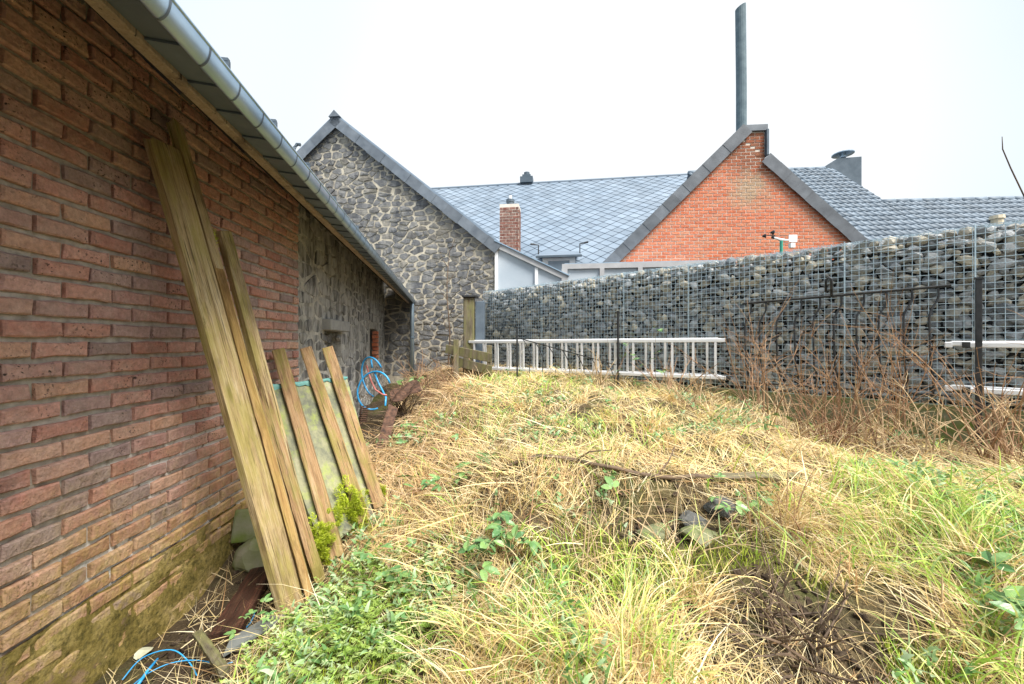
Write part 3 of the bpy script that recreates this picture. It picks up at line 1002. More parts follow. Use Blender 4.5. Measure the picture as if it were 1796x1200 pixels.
# ------------------------------------------------------------------ house with the big diamond slate roof
SA_ = Vector((math.cos(math.radians(8)), -math.sin(math.radians(8)), 0)); SF = Vector((-math.sin(math.radians(8)), -math.cos(math.radians(8)), 0))
R0 = at(990, 319, 16.3)
pit = math.radians(40)
SD = SF * math.cos(pit) - ZUP * math.sin(pit); SNn = SF * math.sin(pit) + ZUP * math.cos(pit)
shouse = thing('slate_roofed_house', 'long house with broad blue-grey diamond slate roof in the background', 'house', (R0.x, R0.y, .8))
TL = 7.4
base = MB().prism([R0 + SA_ * -7.5, R0 + SA_ * 6.5, R0 + SA_ * 6.5 + SD * TL, R0 + SA_ * -7.5 + SD * TL], SNn * -.08)
sroof = base.build('roof', MAT['slate_gap'], shouse, fix=True)
bkm = MB().prism([R0 + SA_ * -7.5 - ZUP * .08, R0 + SA_ * 6.5 - ZUP * .08, R0 + SA_ * 6.5 - SF * 5.6 - ZUP * 4.7, R0 + SA_ * -7.5 - SF * 5.6 - ZUP * 4.7], ZUP * .06)
bkm.build('back_slope', MAT['slate'], shouse, fix=True)
ev = R0 + SD * (TL - .25)
wl = MB().prism([(p.x, p.y, -.2) for p in (ev + SA_ * -7.3, ev + SA_ * 6.3, ev + SA_ * 6.3 - SF * 9.5, ev + SA_ * -7.3 - SF * 9.5)], ZUP * (ev.z - .05 + .2))
wl.build('wall', MAT['pale_mortar'], shouse, fix=True)
hw = .212
dv = []
for k in range(3):
    q = random.Random(40 + k)
    th = .010
    vs = [(-hw * .962, 0, .004), (0, -hw * .962, .016 + q.uniform(-.003, .003)), (hw * .962, 0, .004), (0, hw * .962, 0)]
    me = bpy.data.meshes.new('slate')
    me.from_pydata(vs + [(x, y, z - th) for x, y, z in vs], [], [(0, 1, 2, 3), (7, 6, 5, 4), (0, 4, 5, 1), (1, 5, 6, 2), (2, 6, 7, 3), (3, 7, 4, 0)])
    fix_normals(me); dv.append(me)
Rm = Matrix((SA_, -SD, SNn)).transposed().to_4x4()
sl_ = []
rows = int(TL / hw)
for r in range(rows):
    tt = .12 + r * hw
    for i in range(-18, 16):
        s = i * 2 * hw + (hw if r % 2 else 0)
        p = R0 + SA_ * s + SD * tt + SNn * .006
        if s < -7.3 or s > 6.3: continue
        sl_.append((p, r))
slr = random.Random(2)


def sscore(e):
    p = e[0]; px = 898 + F_PX * p.x / p.y; py = 600 - F_PX * (p.z - CAM_H) / p.y
    vis = 750 < px < 1300 and py < 470 and not (px > 1062 and py > 465 - .968 * (px - 1062)) and not (px < 870 and py > 212 + .785 * (px - 593))
    return (1 if vis else 0) * 100 + 1 / p.y


sl_.sort(key=lambda e: -sscore(e))
for p, r in sl_[:300]:
    mobj('slate', slr.choice(dv), MAT['slate'], sroof, Matrix.Translation(p) @ Rm @ Matrix.Rotation(slr.uniform(-.012, .012), 4, 'Y'))
mb = MB()
for p, r in sl_[300:]:
    me = slr.choice(dv); mw = Matrix.Translation(p) @ Rm
    mb.add([mw @ v.co for v in me.vertices], [tuple(f.vertices) for f in me.polygons])
mb.build('rest_of_slates', MAT['slate'], sroof, kind='stuff')
rdg = MB().tube([R0 + SA_ * -7.5 + ZUP * .0, R0 + SA_ * 6.5], .06, 8); rdg.build('ridge_cap', MAT['slate'], shouse)
# ridge vent
rv = R0 + SA_ * -1.55
rm = MB(); rm.box(rv + ZUP * .12, .52, .40, .24, SA_, SF, ZUP); rm.box(rv + ZUP * .27, .34, .34, .12, SA_, SF, ZUP); rm.tube([rv + ZUP * .3, rv + ZUP * .46], .12, 10)
rm.build('ridge_vent', MAT['zinc_dark'], shouse, fix=True)
# skylight dormer
dc = at(980, 452, 10.55)
dm = MB(); dm.box(dc + SF * -.55 - ZUP * .35, .86, 1.1, .7, SA_, SF, ZUP); dorm = dm.build('dormer', MAT['white_frame'], shouse)
w = MB(); w.box(dc + SF * .012 - ZUP * .34, .56, .03, .5, SA_, SF, ZUP); w.build('pane', MAT['glass'], dorm)
w = MB(); w.prism([dc + SA_ * -.56 + SF * .1, dc + SA_ * .56 + SF * .1, dc + SA_ * .56 - SF * 1.3 + ZUP * .42, dc + SA_ * -.56 - SF * 1.3 + ZUP * .42], ZUP * .05); w.build('dormer_roof', MAT['slate'], dorm, fix=True)
w = MB(); w.box(dc + SF * .12 + ZUP * .01, 1.2, .05, .05, SA_, SF, ZUP); w.build('dormer_eave', MAT['zinc_dark'], dorm)
for sx in (-1, 1):
    w = MB(); q = dc + SA_ * (.56 * sx) - SF * .3 + ZUP * .12
    w.tube([q, q + ZUP * .30, q + ZUP * .34 + SA_ * (.22 * sx)], [.018, .018, .03], 5); w.build('snow_hook', MAT['iron'], dorm)

# ------------------------------------------------------------------ small brick chimney in front of the slate roof
chn = thing('brick_chimney', 'narrow dark red brick chimney with grey pot before the slate roof', 'chimney', (0, 9.3, 3.0))
CD = 9.3
cc = at(895, 400, CD)
ctop = at(895, 358, CD).z
cm = MB(); cm.box((cc.x, CD + .21, (ctop + 2.4) / 2), .45, .42, ctop - 2.4, GD, GB, ZUP)
cst = cm.build('stack', MAT['pale_mortar'], chn)
chr_ = random.Random(17)
CBV = {'full': [brick_mesh('brick', .142, .059, .03, chr_, .002, .003, 1) for _ in range(4)], 'half': [brick_mesh('brick', .067, .059, .03, chr_, .002, .003, 1) for _ in range(2)]}
cO = Vector((cc.x, CD + .21, 0))
lay_bricks(cst, MAT['chimney_brick'], cO - GD * .225 + GN * .215, GD, GN, 0.0, .45, 2.6, ctop - .01, .15, .068, .008, .03, lambda s, z, w: True, 200, CBV, chr_, s_end=.45)
lay_bricks(cst, MAT['chimney_brick'], cO + GD * .229 + GN * .21, GB, GD, 0.0, .42, 2.6, ctop - .01, .15, .068, .008, .03, lambda s, z, w: True, 200, CBV, chr_, s_end=.42, visible=lambda p: True)
pt_ = MB().tube([cO + ZUP * ctop, cO + ZUP * (ctop + .10), cO + ZUP * (ctop + .11), cO + ZUP * (ctop + .17)], [.09, .085, .1, .1], 12)
pot = pt_.build('pot', MAT['zinc_dark'], chn)
MB().tube([cO + ZUP * (ctop + .16), cO + ZUP * (ctop + .27)], .04, 10).build('flue_end', MAT['white_frame'], pot)

# ------------------------------------------------------------------ red brick house with tall flue
RD = Vector((math.cos(math.radians(5)), -math.sin(math.radians(5)), 0)); RB = Vector((-RD.y, RD.x, 0)); RN = -RB
RA = at(1296, 238, 8.778)
RO = Vector((RA.x, RA.y, 0))
red = thing('red_brick_house', 'orange-red brick gable house with dark verges behind the gabion wall', 'house', (RA.x, RA.y, .8))
zap = RA.z; k45 = .98
zev = 2.5; run = (zap - zev) / k45
W4 = lambda s, z, e=0: RO + RD * s + ZUP * z + RN * e
wm = MB().prism([W4(-run, -.2), W4(run, -.2), W4(run, zev), W4(0, zap), W4(-run, zev)], RB * 6.0)
rwall = wm.build('gable_wall', MAT['pale_mortar'], red, fix=True)
rr = random.Random(31)
RBV = {'full': [brick_mesh('brick', .186, .0605, .03, rr, .001, .003, 2) for _ in range(4)], 'half': [brick_mesh('brick', .086, .0605, .03, rr, .001, .003, 1) for _ in range(2)]}


def red_vis(p):
    px = 898 + F_PX * p.x / p.y; py = 600 - F_PX * (p.z - CAM_H) / p.y
    return py < 470 - .1 * max(0, px - 1100)


lay_bricks(rwall, MAT['red_brick'], RO + RN * .008, RD, RN, -run, run, 2.1, zap, .2, .0745, .011, .03,
           lambda s, z, w: z < zap - abs(s) * k45 - .02 and z > 2.1, 300, RBV, rr, s_end=run, jit=.0015, visible=red_vis)
for sg in (-1, 1):
    a = W4(.10 if sg < 0 else .57, zap + .05 - (-.10 if sg < 0 else .57) * k45, .07); b = W4(sg * (run + .25), zev - .25 * k45 + .05, .07)
    d = (b - a).normalized(); up = d.cross(RB); up = up if up.z > 0 else -up
    rfo = MB().prism([a, b, b + up * .07, a + up * .07], RB * 6.1).build('roof', MAT['slate'], red, fix=True)
    L = (b - a).length; x = .0; k = 0
    while x < L:
        vm = MB(); w = .30
        vm.box(a + d * (x + w / 2) - up * .055 + RN * (.014 + .007 * (k % 2)), w + .02, .255, .012, d, up, RN)
        vm.build('verge_slate', MAT['verge_dark'], rfo, fix=True); x += w; k += 1
# stack on the gable
sk0, sk1 = W4(.12, 0), W4(.55, 0)
stz0, stz1 = 5.2, at(1322, 222, 8.75).z
sm = MB(); sm.box((sk0 + sk1) / 2 + RB * .218 + ZUP * ((stz0 + stz1) / 2), .40, .44, stz1 - stz0, RD, RB, ZUP)
stack = sm.build('chimney', MAT['pale_mortar'], red)
lay_bricks(stack, MAT['red_brick'], RO + RN * .012, RD, RN, .13, .54, stz0 - .1 + .02, stz1 - .10, .2, .0745, .011, .03, lambda s, z, w: z > zap - abs(s) * k45 - .03, 200, RBV, rr, s_end=.53, jit=.0015)
cp = MB(); cp.box((sk0 + sk1) / 2 + RB * .18 + ZUP * (stz1 - .06), .47, .50, .13, RD, RB, ZUP); cp.build('chimney_cladding', MAT['verge'], stack)
cp = MB(); cp.box(sk1 + RB * .16 + RD * .005 + ZUP * ((stz0 + .25 + stz1) / 2 - .04), .045, .52, stz1 - stz0 - .4, RD, RB, ZUP); cp.build('side_cladding', MAT['zinc_dark'], stack)
fx = at(1300, 230, 9.3)
fm = MB(); r = .112
pts = [Vector((fx.x, fx.y, 5.6)), Vector((fx.x, fx.y, 7.4)), Vector((fx.x - .02, fx.y, 9.24))]
fm.tube(pts, r, 16)
n_ = 16
for kq in range(n_):                                                   # slanted top
    x, y, z = fm.v[2 * n_ + kq]; fm.v[2 * n_ + kq] = (x, y, z + (x - fx.x + .02) * .5)
flue = fm.build('flue_pipe', MAT['fibre'], red, smooth=False)
fl = MB().tube([Vector((fx.x - .03, fx.y - .25, 6.0)), Vector((fx.x - .12, fx.y - .16, 6.12)), Vector((fx.x - .03, fx.y - .08, 6.30))], .02, 6); fl.build('flue_bracket', MAT['zinc_dark'], flue)

# ------------------------------------------------------------------ tiled houses on the right


def tiled_roof(owner, P0, along, L, down_h, pitch, T, tw=.205, tl=.29):
    f = down_h
    dn = f * math.cos(pitch) - ZUP * math.sin(pitch); nn = f * math.sin(pitch) + ZUP * math.cos(pitch)
    ro = MB().prism([P0, P0 + along * L, P0 + along * L + dn * T, P0 + dn * T], nn * -.1).build('roof', MAT['slate_gap'], owner, fix=True)
    V = []; Qs = []; prof = [(0, .0), (.10, .03), (.35, .035), (.55, .006), (.85, .0), (1.0, .022)]
    for r in range(int(T / tl)):
        for c in range(int(L / tw)):
            b = len(V)
            lift = rnd.uniform(0, .004)
            o = P0 + along * (c * tw) + dn * (r * tl)
            for (u, h) in prof: V.append(o + along * (u * tw) + nn * (h + .008 + lift))
            for (u, h) in prof: V.append(o + along * (u * tw) + dn * (tl + .03) + nn * (h + .035 + lift))
            k = len(prof)
            for (u, h) in prof: V.append(o + along * (u * tw) + dn * (tl + .03) + nn * (h + .012 + lift))
            for i in range(k - 1): Qs.append((b + i, b + k + i, b + k + i + 1, b + i + 1)); Qs.append((b + k + i, b + 2 * k + i, b + 2 * k + i + 1, b + k + i + 1))
    mobj('roof_tiles', np_mesh('roof_tiles', np.array(V), np.array(Qs)), MAT['tile'], ro, kind='stuff')
    for c in range(int(L / .36)):
        a = P0 + along * (c * .36)
        MB().tube([a, a + along * .34], [.085, .10], 8).build('ridge_tile', MAT['tile'], ro, smooth=True)
    return ro, dn, nn


TA = Vector((math.cos(math.radians(4)), -math.sin(math.radians(4)), 0)); TF = Vector((TA.y, -TA.x, 0))
tp = at(1463, 297, 14.0)
h1 = thing('tiled_house', 'house with steep grey pantile roof right of the red gable', 'house', (tp.x - 2, tp.y, .6))
P0 = tp - TA * 5.0
tiled_roof(h1, P0, TA, 5.0, TF, math.radians(42), 5.4)
wl = MB().prism([(p.x, p.y, -.2) for p in (P0 + TF * 3.7, P0 + TA * 4.9 + TF * 3.7, P0 + TA * 4.9 - TF * 3.5, P0 - TF * 3.5)], ZUP * (tp.z - 3.4)).build('wall', MAT['pale_mortar'], h1, fix=True)
MB().prism([P0 - ZUP * .06, tp - ZUP * .06, tp - TF * 4 - ZUP * 3.6, P0 - TF * 4 - ZUP * 3.6], ZUP * .05).build('back_slope', MAT['slate'], h1, fix=True)
MB().prism([tp + TF * 3.7 - ZUP * 3.4 - TA * .1, tp - ZUP * .12 - TA * .1, tp - TF * 3.5 - ZUP * 3.4 - TA * .1], TA * -.2).build('gable', MAT['pale_mortar'], h1, fix=True)
zc = at(1480, 300, 14.4)
cb = MB()
za0 = zc - ZUP * .9
cb.prism([za0 + TA * -.62, za0 + TA * .60, za0 + TA * .60 + ZUP * 1.40, za0 + TA * -.22 + ZUP * 1.36, za0 + TA * -.62 + ZUP * 1.08], TF * -.8)
czn = cb.build('chimney', MAT['zinc_dark'], h1, fix=True)
cq = at(1478, 276, 14.6) + ZUP * -.02
MB().tube([cq, cq + ZUP * .10, cq + ZUP * .11, cq + ZUP * .14, cq + ZUP * .19], [.1, .1, .34, .34, .05], 14).build('chimney_cap', MAT['zinc'], czn)
t2 = tp + (TF * math.cos(math.radians(42)) - ZUP * math.sin(math.radians(42))) * (2.1 / math.cos(math.radians(42))) + TA * -.12 - (TF * math.sin(math.radians(42)) + ZUP * math.cos(math.radians(42))) * .012
h2 = thing('low_tiled_house', 'lower grey tiled house roof at the right edge above the gabion wall', 'house', (t2.x + 3, t2.y, .6))
tiled_roof(h2, t2, TA, 13.0, TF, math.radians(42), 3.4)
MB().prism([(p.x, p.y, -.2) for p in (t2 + TF * 2.6 + TA * .1, t2 + TA * 12.9 + TF * 2.6, t2 + TA * 12.9 - TF * 3, t2 + TA * .1 - TF * 3)], ZUP * (t2.z - 2.15)).build('wall', MAT['pale_mortar'], h2, fix=True)
MB().prism([t2 - ZUP * .06, t2 + TA * 13 - ZUP * .06, t2 + TA * 13 - TF * 3.5 - ZUP * 2.6, t2 - TF * 3.5 - ZUP * 2.6], ZUP * .05).build('back_slope', MAT['slate'], h2, fix=True)
vp = at(1748, 392, 10.6)
vent = MB().tube([vp - ZUP * .3, vp + ZUP * .10, vp + ZUP * .11, vp + ZUP * .2], [.13, .12, .15, .14], 10).build('vent_pot', MAT['beige_clay'], h2)
fp = at(1640, 398, 10.9)
MB().prism([fp, fp + TA * .8 - TF * .1, fp + TA * .8 + TF * .55 - ZUP * .38, fp + TF * .5 - ZUP * .38], ZUP * .05).build('skylight', MAT['zinc_dark'], h2, fix=True)

# ------------------------------------------------------------------ gabion wall
WA = Vector((.7123, -.7019, 0)); WN = Vector((-.7019, -.7123, 0))
W0 = Vector((-.577, 8.05, 0))
WL = 9.4; GZ0, GZ1 = .85, 2.42
gab = thing('gabion_wall', 'gabion wall of grey stones behind galvanised wire mesh', 'gabion wall', tuple(W0 + WA * 4 + ZUP * .8))
gw = lambda s, e, z: W0 + WA * s + WN * e + ZUP * z
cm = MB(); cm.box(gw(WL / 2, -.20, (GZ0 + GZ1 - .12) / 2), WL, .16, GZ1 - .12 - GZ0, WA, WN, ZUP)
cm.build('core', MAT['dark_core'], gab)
plm = MB(); plm.box(gw(WL / 2, -.10, .50), WL + .1, .30, .70, WA, WN, ZUP)
plm.build('plinth', MAT['mossy_concrete'], gab)
import bmesh
rocks = []
for k in range(14):
    bm = bmesh.new(); q = random.Random(100 + k)
    sx, sy, sz = q.uniform(.85, 1.25), q.uniform(.7, 1.0), q.uniform(.5, .85)
    for i in range(20):
        th = q.uniform(0, 2 * math.pi); zz = q.uniform(-1, 1); rr_ = math.sqrt(1 - zz * zz)
        s_ = q.uniform(.86, 1.04)
        bm.verts.new((sx * rr_ * math.cos(th) * s_, sy * rr_ * math.sin(th) * s_, sz * zz * s_))
    r = bmesh.ops.convex_hull(bm, input=bm.verts)
    bmesh.ops.delete(bm, geom=[e for e in r['geom_interior'] if isinstance(e, bmesh.types.BMVert)], context='VERTS')
    bmesh.ops.recalc_face_normals(bm, faces=bm.faces)
    me = bpy.data.meshes.new('stone'); bm.to_mesh(me); bm.free()
    rocks.append(me)


def field_rock(seed, mat):
    bm = bmesh.new(); bmesh.ops.create_icosphere(bm, subdivisions=3, radius=1)
    q = random.Random(seed); off = [Vector((q.uniform(-9, 9), q.uniform(-9, 9), q.uniform(-9, 9))) for _ in range(2)]
    from mathutils import noise as mn
    cuts = [(Vector((q.gauss(0, 1), q.gauss(0, 1), q.gauss(0, 1))).normalized(), q.uniform(.55, .85)) for _ in range(9)]
    for v in bm.verts:
        p = v.co.copy()
        for n_, d_ in cuts:
            e_ = p.dot(n_) - d_
            if e_ > 0: p -= n_ * e_ * .92
        p += v.co * (.10 * mn.noise(v.co * 2.2 + off[0]) + .035 * mn.noise(v.co * 7 + off[1]))
        v.co = p
    me = bpy.data.meshes.new('stone'); bm.to_mesh(me); bm.free(); me.materials.append(mat)
    return me


gq = random.Random(77)
ROT = Matrix((WA, WN, ZUP)).transposed().to_4x4()
pl = []
z = GZ0 + .03
while z < GZ1 - .01:
    s = gq.uniform(0, .1)
    rh = gq.uniform(.048, .076)
    while s < WL:
        w = gq.choice((.05, .06, .07, .085, .10, .14)) * gq.uniform(.85, 1.15)
        top = z + rh > GZ1 - .05
        zz = z + gq.uniform(-.02, .02) + (gq.uniform(-.03, .035) if top else 0)
        zz = min(zz, GZ1 - .035)
        r = w * .56
        hs = min(1.25, rh * .80 / (r * .67))
        e = -.045 - gq.uniform(0, .085)
        mw = Matrix.Translation(gw(s + w / 2, e, zz + rh * .3)) @ ROT @ Matrix.Rotation(gq.uniform(-.6, .6), 4, 'Y') @ Matrix.Rotation(gq.uniform(-.6, .6), 4, 'X') @ Matrix.Diagonal((r, r * .8, r * hs, 1)) @ Matrix.Rotation(gq.choice((0, math.pi)), 4, 'Z')
        pl.append((mw, gq.choice(rocks), gw(s, 0, z), r))
        s += w * .88
    z += rh * .88
for _ in range(900):                                                  # second layer, filling gaps and the top
    s = gq.uniform(0, WL); z = gq.uniform(GZ0, GZ1 - .06) if gq.random() < .6 else GZ1 - gq.uniform(.04, .10)
    r = gq.uniform(.05, .085)
    mw = Matrix.Translation(gw(s, -.15 - gq.uniform(0, .12), z)) @ ROT @ Matrix.Rotation(gq.uniform(0, 6), 4, 'Y') @ Matrix.Diagonal((r, r, r * .9, 1))
    pl.append((mw, gq.choice(rocks), gw(s, -.3, z), r * .25))
pl.sort(key=lambda e: -(e[3] / e[2].y ** 1.0) * (1 if in_view(e[2], .99) else .001))
for mw, me, p, r in pl[:300]: mobj('stone', me, MAT['gabion_stone'], gab, mw)
mb = MB()
for mw, me, p, r in pl[300:]: mb.add([mw @ v.co for v in me.vertices], [tuple(f.vertices) for f in me.polygons])
mb.build('rest_of_stones', MAT['gabion_stone'], gab, kind='stuff')


def mesh_panel(s0, s1, e=0.004):
    mb = MB(); cell = .054; wr = .0022
    x = s0
    while x <= s1 + .001:
        j = gq.uniform(-.002, .002)
        mb.box(gw(x + j, e, (GZ0 + GZ1) / 2 + .01), wr * 2, wr * 2, GZ1 - GZ0 + .02, WA, WN, ZUP); x += cell
    z = GZ0
    while z <= GZ1 + .021:
        mb.box(gw((s0 + s1) / 2, e + .005, z), s1 - s0, wr * 2, wr * 2, WA, WN, ZUP); z += cell
    # lid
    x = s0
    while x <= s1 + .001:
        mb.box(gw(x, e - .14, GZ1 + .022), wr * 2, .28, wr * 2, WA, WN, ZUP); x += cell * 1.5
    for ee in (-.06, -.12, -.18, -.24, -.28):
        mb.box(gw((s0 + s1) / 2, ee, GZ1 + .026), s1 - s0, wr * 2, wr * 2, WA, WN, ZUP)
    return mb.build('wire_mesh', MAT['wire'], gab)


edges_ = [0, 1.55, 3.12, 4.05, 5.62, 6.5, 8.0, WL]
for i in range(len(edges_) - 1): mesh_panel(edges_[i] + .006, edges_[i + 1] - .006)
for x in edges_[1:-1]:
    mb = MB(); mb.tube([gw(x, .012, GZ0), gw(x, .012, GZ1 + .03)], .0035, 6); mb.build('seam_rod', MAT['wire'], gab)

# ------------------------------------------------------------------ weather vane with cups on a green post
wv_ = thing('weather_vane', 'small white weather vane with dark cups on green post', 'weather vane', tuple(at(1370, 440, 5.3) - ZUP * 1.7))
b = at(1370, 423, 5.3)
MB().tube([b - ZUP * 1.85, b], .020, 8).build('post', MAT['green_post'], wv_)
arm = MB(); arm.tube([b + Vector((-.10, 0, .045)), b + Vector((-.02, 0, .02)), b + Vector((.06, 0, .01)), b + Vector((.10, 0, .012))], [.012, .018, .014, .01], 6)
ao = arm.build('arm', MAT['white_frame'], wv_)
MB().box(b + Vector((.155, 0, .035)), .11, .012, .095).build('tail_fin', MAT['white_frame'], wv_)
MB().box(b + Vector((.155, .02, -.055)), .06, .05, .06).build('sensor_box', MAT['white_frame'], wv_)
hub = b + Vector((-.12, 0, .07))
cu = MB().tube([b + Vector((-.1, 0, .03)), hub + Vector((0, 0, .06))], .008, 6); co = cu.build('cup_spindle', MAT['black_plastic'], wv_)
for k in range(3):
    w = k * 2.09 + .4; q = hub + Vector((.065 * math.cos(w), .065 * math.sin(w), .02 * k - .01))
    MB().tube([hub + ZUP * (.02 * k - .01), q, q + Vector((-.012, .0, 0)), q + Vector((-.045, .02, .0))], [.005, .006, .03, .012], 8).build('cup', MAT['black_plastic'], co)

# ------------------------------------------------------------------ ladders along the gabion wall


def ladder(name, label, A, B, width, n, spacing_pad=.1, double=True, r=.021):
    t_ = thing(name, label, 'ladder', tuple((A + B) / 2))
    d = (B - A); L = d.length; d.normalize()
    out = Vector((d.y, -d.x, 0)); out = out if out.y < 0 else -out
    out.normalize()
    for off in ((0, .07) if double else (0,)):
        sh = d * (-.10 if off else 0) + out * -off
        for zz in (0, -width):
            m_ = MB(); m_.box((A + B) / 2 + sh + ZUP * (zz + (.0 if off == 0 else .012)), L, .028, .045, d, out, ZUP)
            mobj('rail', bevel(m_.mesh('rail'), .006), MAT['alu'], t_)
            for en in ((B, 1), (A, -1)):
                c_ = MB(); c_.box(en[0] + sh + d * (.012 * en[1]) + ZUP * zz, .05, .034, .052, d, out, ZUP)
                mobj('end_cap', bevel(c_.mesh('end_cap'), .006), MAT['black_plastic'] if off == 0 else MAT['alu'], t_)
        for k in range(n):
            q = A + d * (L * (k + .5) / n) + sh
            MB().box(q + ZUP * (-width / 2), .026, .024, width - .046, d, out, ZUP).build('rung', MAT['alu'], t_)
    return t_


ladder('ladder', 'aluminium extension ladder hung sideways with many rungs before the gabion wall', at(822, 600, 6.93), at(1275, 597, 4.76), .45, 16)
gR = W0 + WA * 6.45 + WN * .18; gR2 = W0 + WA * 9.0 + WN * .18
ladder('ladder', 'second aluminium ladder end at the right edge behind dead stems', gR + ZUP * 1.395, gR2 + ZUP * 1.395, .385, 2)

# ------------------------------------------------------------------ black iron railing and posts
ra, rb = at(1302, 533, 4.62), at(1668, 501, 3.50)
rail = thing('iron_railing', 'black wrought iron railing panel with bellied bars leaning by the gabion wall', 'railing', tuple(Vector((ra.x, ra.y, .9))))
dr = (rb - ra); Lr = dr.length; drn = dr.normalized(); outr = Vector((-.7019, -.7123, 0))
MB().tube([ra, rb], .013, 6).build('top_bar', MAT['iron'], rail)
lowa = Vector((ra.x, ra.y, .955)); lowb = Vector((rb.x, rb.y, .945))
MB().tube([lowa, lowb], .010, 6).build('bottom_bar', MAT['iron'], rail)
bars = [1317, 1343, 1373, 1405, 1438, 1475, 1515, 1555, 1599, 1645]
for px in bars:
    f = (1 / ra.y - 0) ;
    # position along the bar from bearing
    tx = (px - 898) / F_PX
    w = (tx * ra.y - ra.x) / ((rb.x - ra.x) - tx * (rb.y - ra.y))
    p = ra + dr * w
    z0, z1 = .95, p.z
    hgt = z1 - z0
    pts = [p, p - ZUP * (.10 * hgt), p - ZUP * (.17 * hgt) - drn * .025 + outr * .01, p - ZUP * (.24 * hgt) - drn * .05 + outr * .025, p - ZUP * (.34 * hgt) - drn * .055 + outr * .03,
           p - ZUP * (.75 * hgt) - drn * .045 + outr * .03, p - ZUP * (.83 * hgt) - drn * .03 + outr * .02, p - ZUP * (.9 * hgt) - drn * .03, p - ZUP * hgt - drn * .03]
    MB().tube(smooth(pts, 3), .0088, 6).build('bar', MAT['iron'], rail, smooth=True)
p = at(1458, 520, 4.0)
MB().tube([p, p + ZUP * .17, p + ZUP * .20 - drn * .02, p + ZUP * .17 - drn * .045, p + ZUP * .05 - drn * .045], .012, 6).build('handle_loop', MAT['iron'], rail, smooth=True)


def iron_post(px, ytop, d, label, w=.05):
    p = at(px, ytop, d); gz = Hs(p.x, p.y) - .1
    t_ = thing('iron_post', label, 'post', (p.x, p.y, gz))
    m_ = MB(); m_.box(Vector((p.x, p.y, (p.z + gz) / 2)), w, w, p.z - gz, WA, WN, ZUP); mobj('shaft', bevel(m_.mesh('shaft'), .004), MAT['iron'], t_)
    MB().box(Vector((p.x, p.y, p.z + .008)), w * 1.25, w * 1.25, .016, WA, WN, ZUP).build('cap', MAT['iron'], t_)


iron_post(1716, 490, 3.28, 'square black iron post standing among dead stems at right', .038)
iron_post(907, 575, 6.1, 'thin black iron post behind the left ladder rungs', .022)
iron_post(1084, 548, 5.45, 'thin black iron post behind the middle of the long ladder', .024)

# old bent railing lying against the ladder
old = thing('iron_railing', 'rusty black bent railing slumped in grass before the long ladder', 'railing', tuple(at(960, 650, 5.6)))
p0, p1 = at(905, 592, 5.75), at(1080, 640, 5.0)
MB().tube([p0, p1], .007, 6).build('top_bar', MAT['iron'], old)
for k in range(7):
    q = p0.lerp(p1, .08 + k * .14); g_ = Hs(q.x, q.y) - .05
    MB().tube([q, q + Vector((.05, 0, -.08)), q + Vector((.10, 0, -.2)), Vector((q.x + .09, q.y, min(g_, q.z - .3)))], .006, 5).build('bar', MAT['iron'], old, smooth=True)

# ------------------------------------------------------------------ planks leaning on the brick wall


def plank(name, label, bot, top, w, th, mat, face=Vector((.8, -.55, .25)), cat='plank', roll=0, ragged=True, group=None, nseg=16):
    bot, top = Vector(bot), Vector(top)
    zx = (top - bot); L = zx.length; zx.normalize()
    nrm = (face - zx * face.dot(zx)).normalized()
    xx = nrm.cross(zx) * 1.0
    q = random.Random(int(L * 1000) + int(w * 977))
    # profile rows along the length, slightly warped and worn
    V = []; Fc = []
    prof = [(-.5, -.5), (-.32, -.5), (.32, -.5), (.5, -.5), (.5, .42), (.42, .5), (-.42, .5), (-.5, .42)]
    m = len(prof)
    for i in range(nseg + 1):
        f = i / nseg
        bow = math.sin(f * math.pi) * .006
        for (a, b) in prof:
            e = q.uniform(-.0008, .0008) if not ragged else q.uniform(-.002, .002) if q.random() < .85 else q.uniform(-.006, 0.0) * (1 if a > 0 else -1)
            zz = f * L
            if ragged and i == nseg: zz += q.uniform(-.03, .004) + .015 * a
            V.append(((a * w + e), (b * th + e + bow), zz))
    for i in range(nseg):
        for k in range(m): Fc.append((i * m + k, i * m + (k + 1) % m, (i + 1) * m + (k + 1) % m, (i + 1) * m + k))
    Fc.append(tuple(range(m - 1, -1, -1))); Fc.append(tuple(nseg * m + k for k in range(m)))
    me = bpy.data.meshes.new(name); me.from_pydata(V, [], Fc); fix_normals(me)
    R = Matrix((xx, nrm, zx)).transposed().to_4x4()
    o = mobj(name, me, mat, None, Matrix.Translation(bot) @ R)
    tag(o, label, cat, group)
    return o


WOODG = 'timber leaning on the brick wall'
plank('plank', 'longest wide weathered plank leaning against the brick wall, mossy left edge', (-1.175, 2.13, -.02), at(283, 248, 1.90), .135, .045, MAT['plank'], Vector((1, -.22, .2)), group=WOODG)
plank('plank', 'narrow tall plank rising highest behind the widest leaning plank', (-1.18, 2.27, .03), at(305, 212, 2.03), .06, .04, MAT['plank'], Vector((1, -.05, .2)), group=WOODG)
plank('plank', 'shorter pale split plank leaning right of the tallest two', (-1.20, 2.40, .05), at(392, 405, 2.33), .075, .04, MAT['plank'], Vector((1, -.25, .2)), group=WOODG)
plank('plank', 'thin orange batten squeezed between the leaning planks', (-1.12, 2.20, .02), at(384, 470, 2.10), .04, .045, MAT['plank2'], Vector((.5, -.8, .2)), group=WOODG)
plank('plank', 'orange-brown stud leaning left of the algae-covered sheet', (-1.12, 2.32, .03), at(437, 612, 2.36), .06, .055, MAT['post'], Vector((.55, -.75, .2)), group=WOODG)
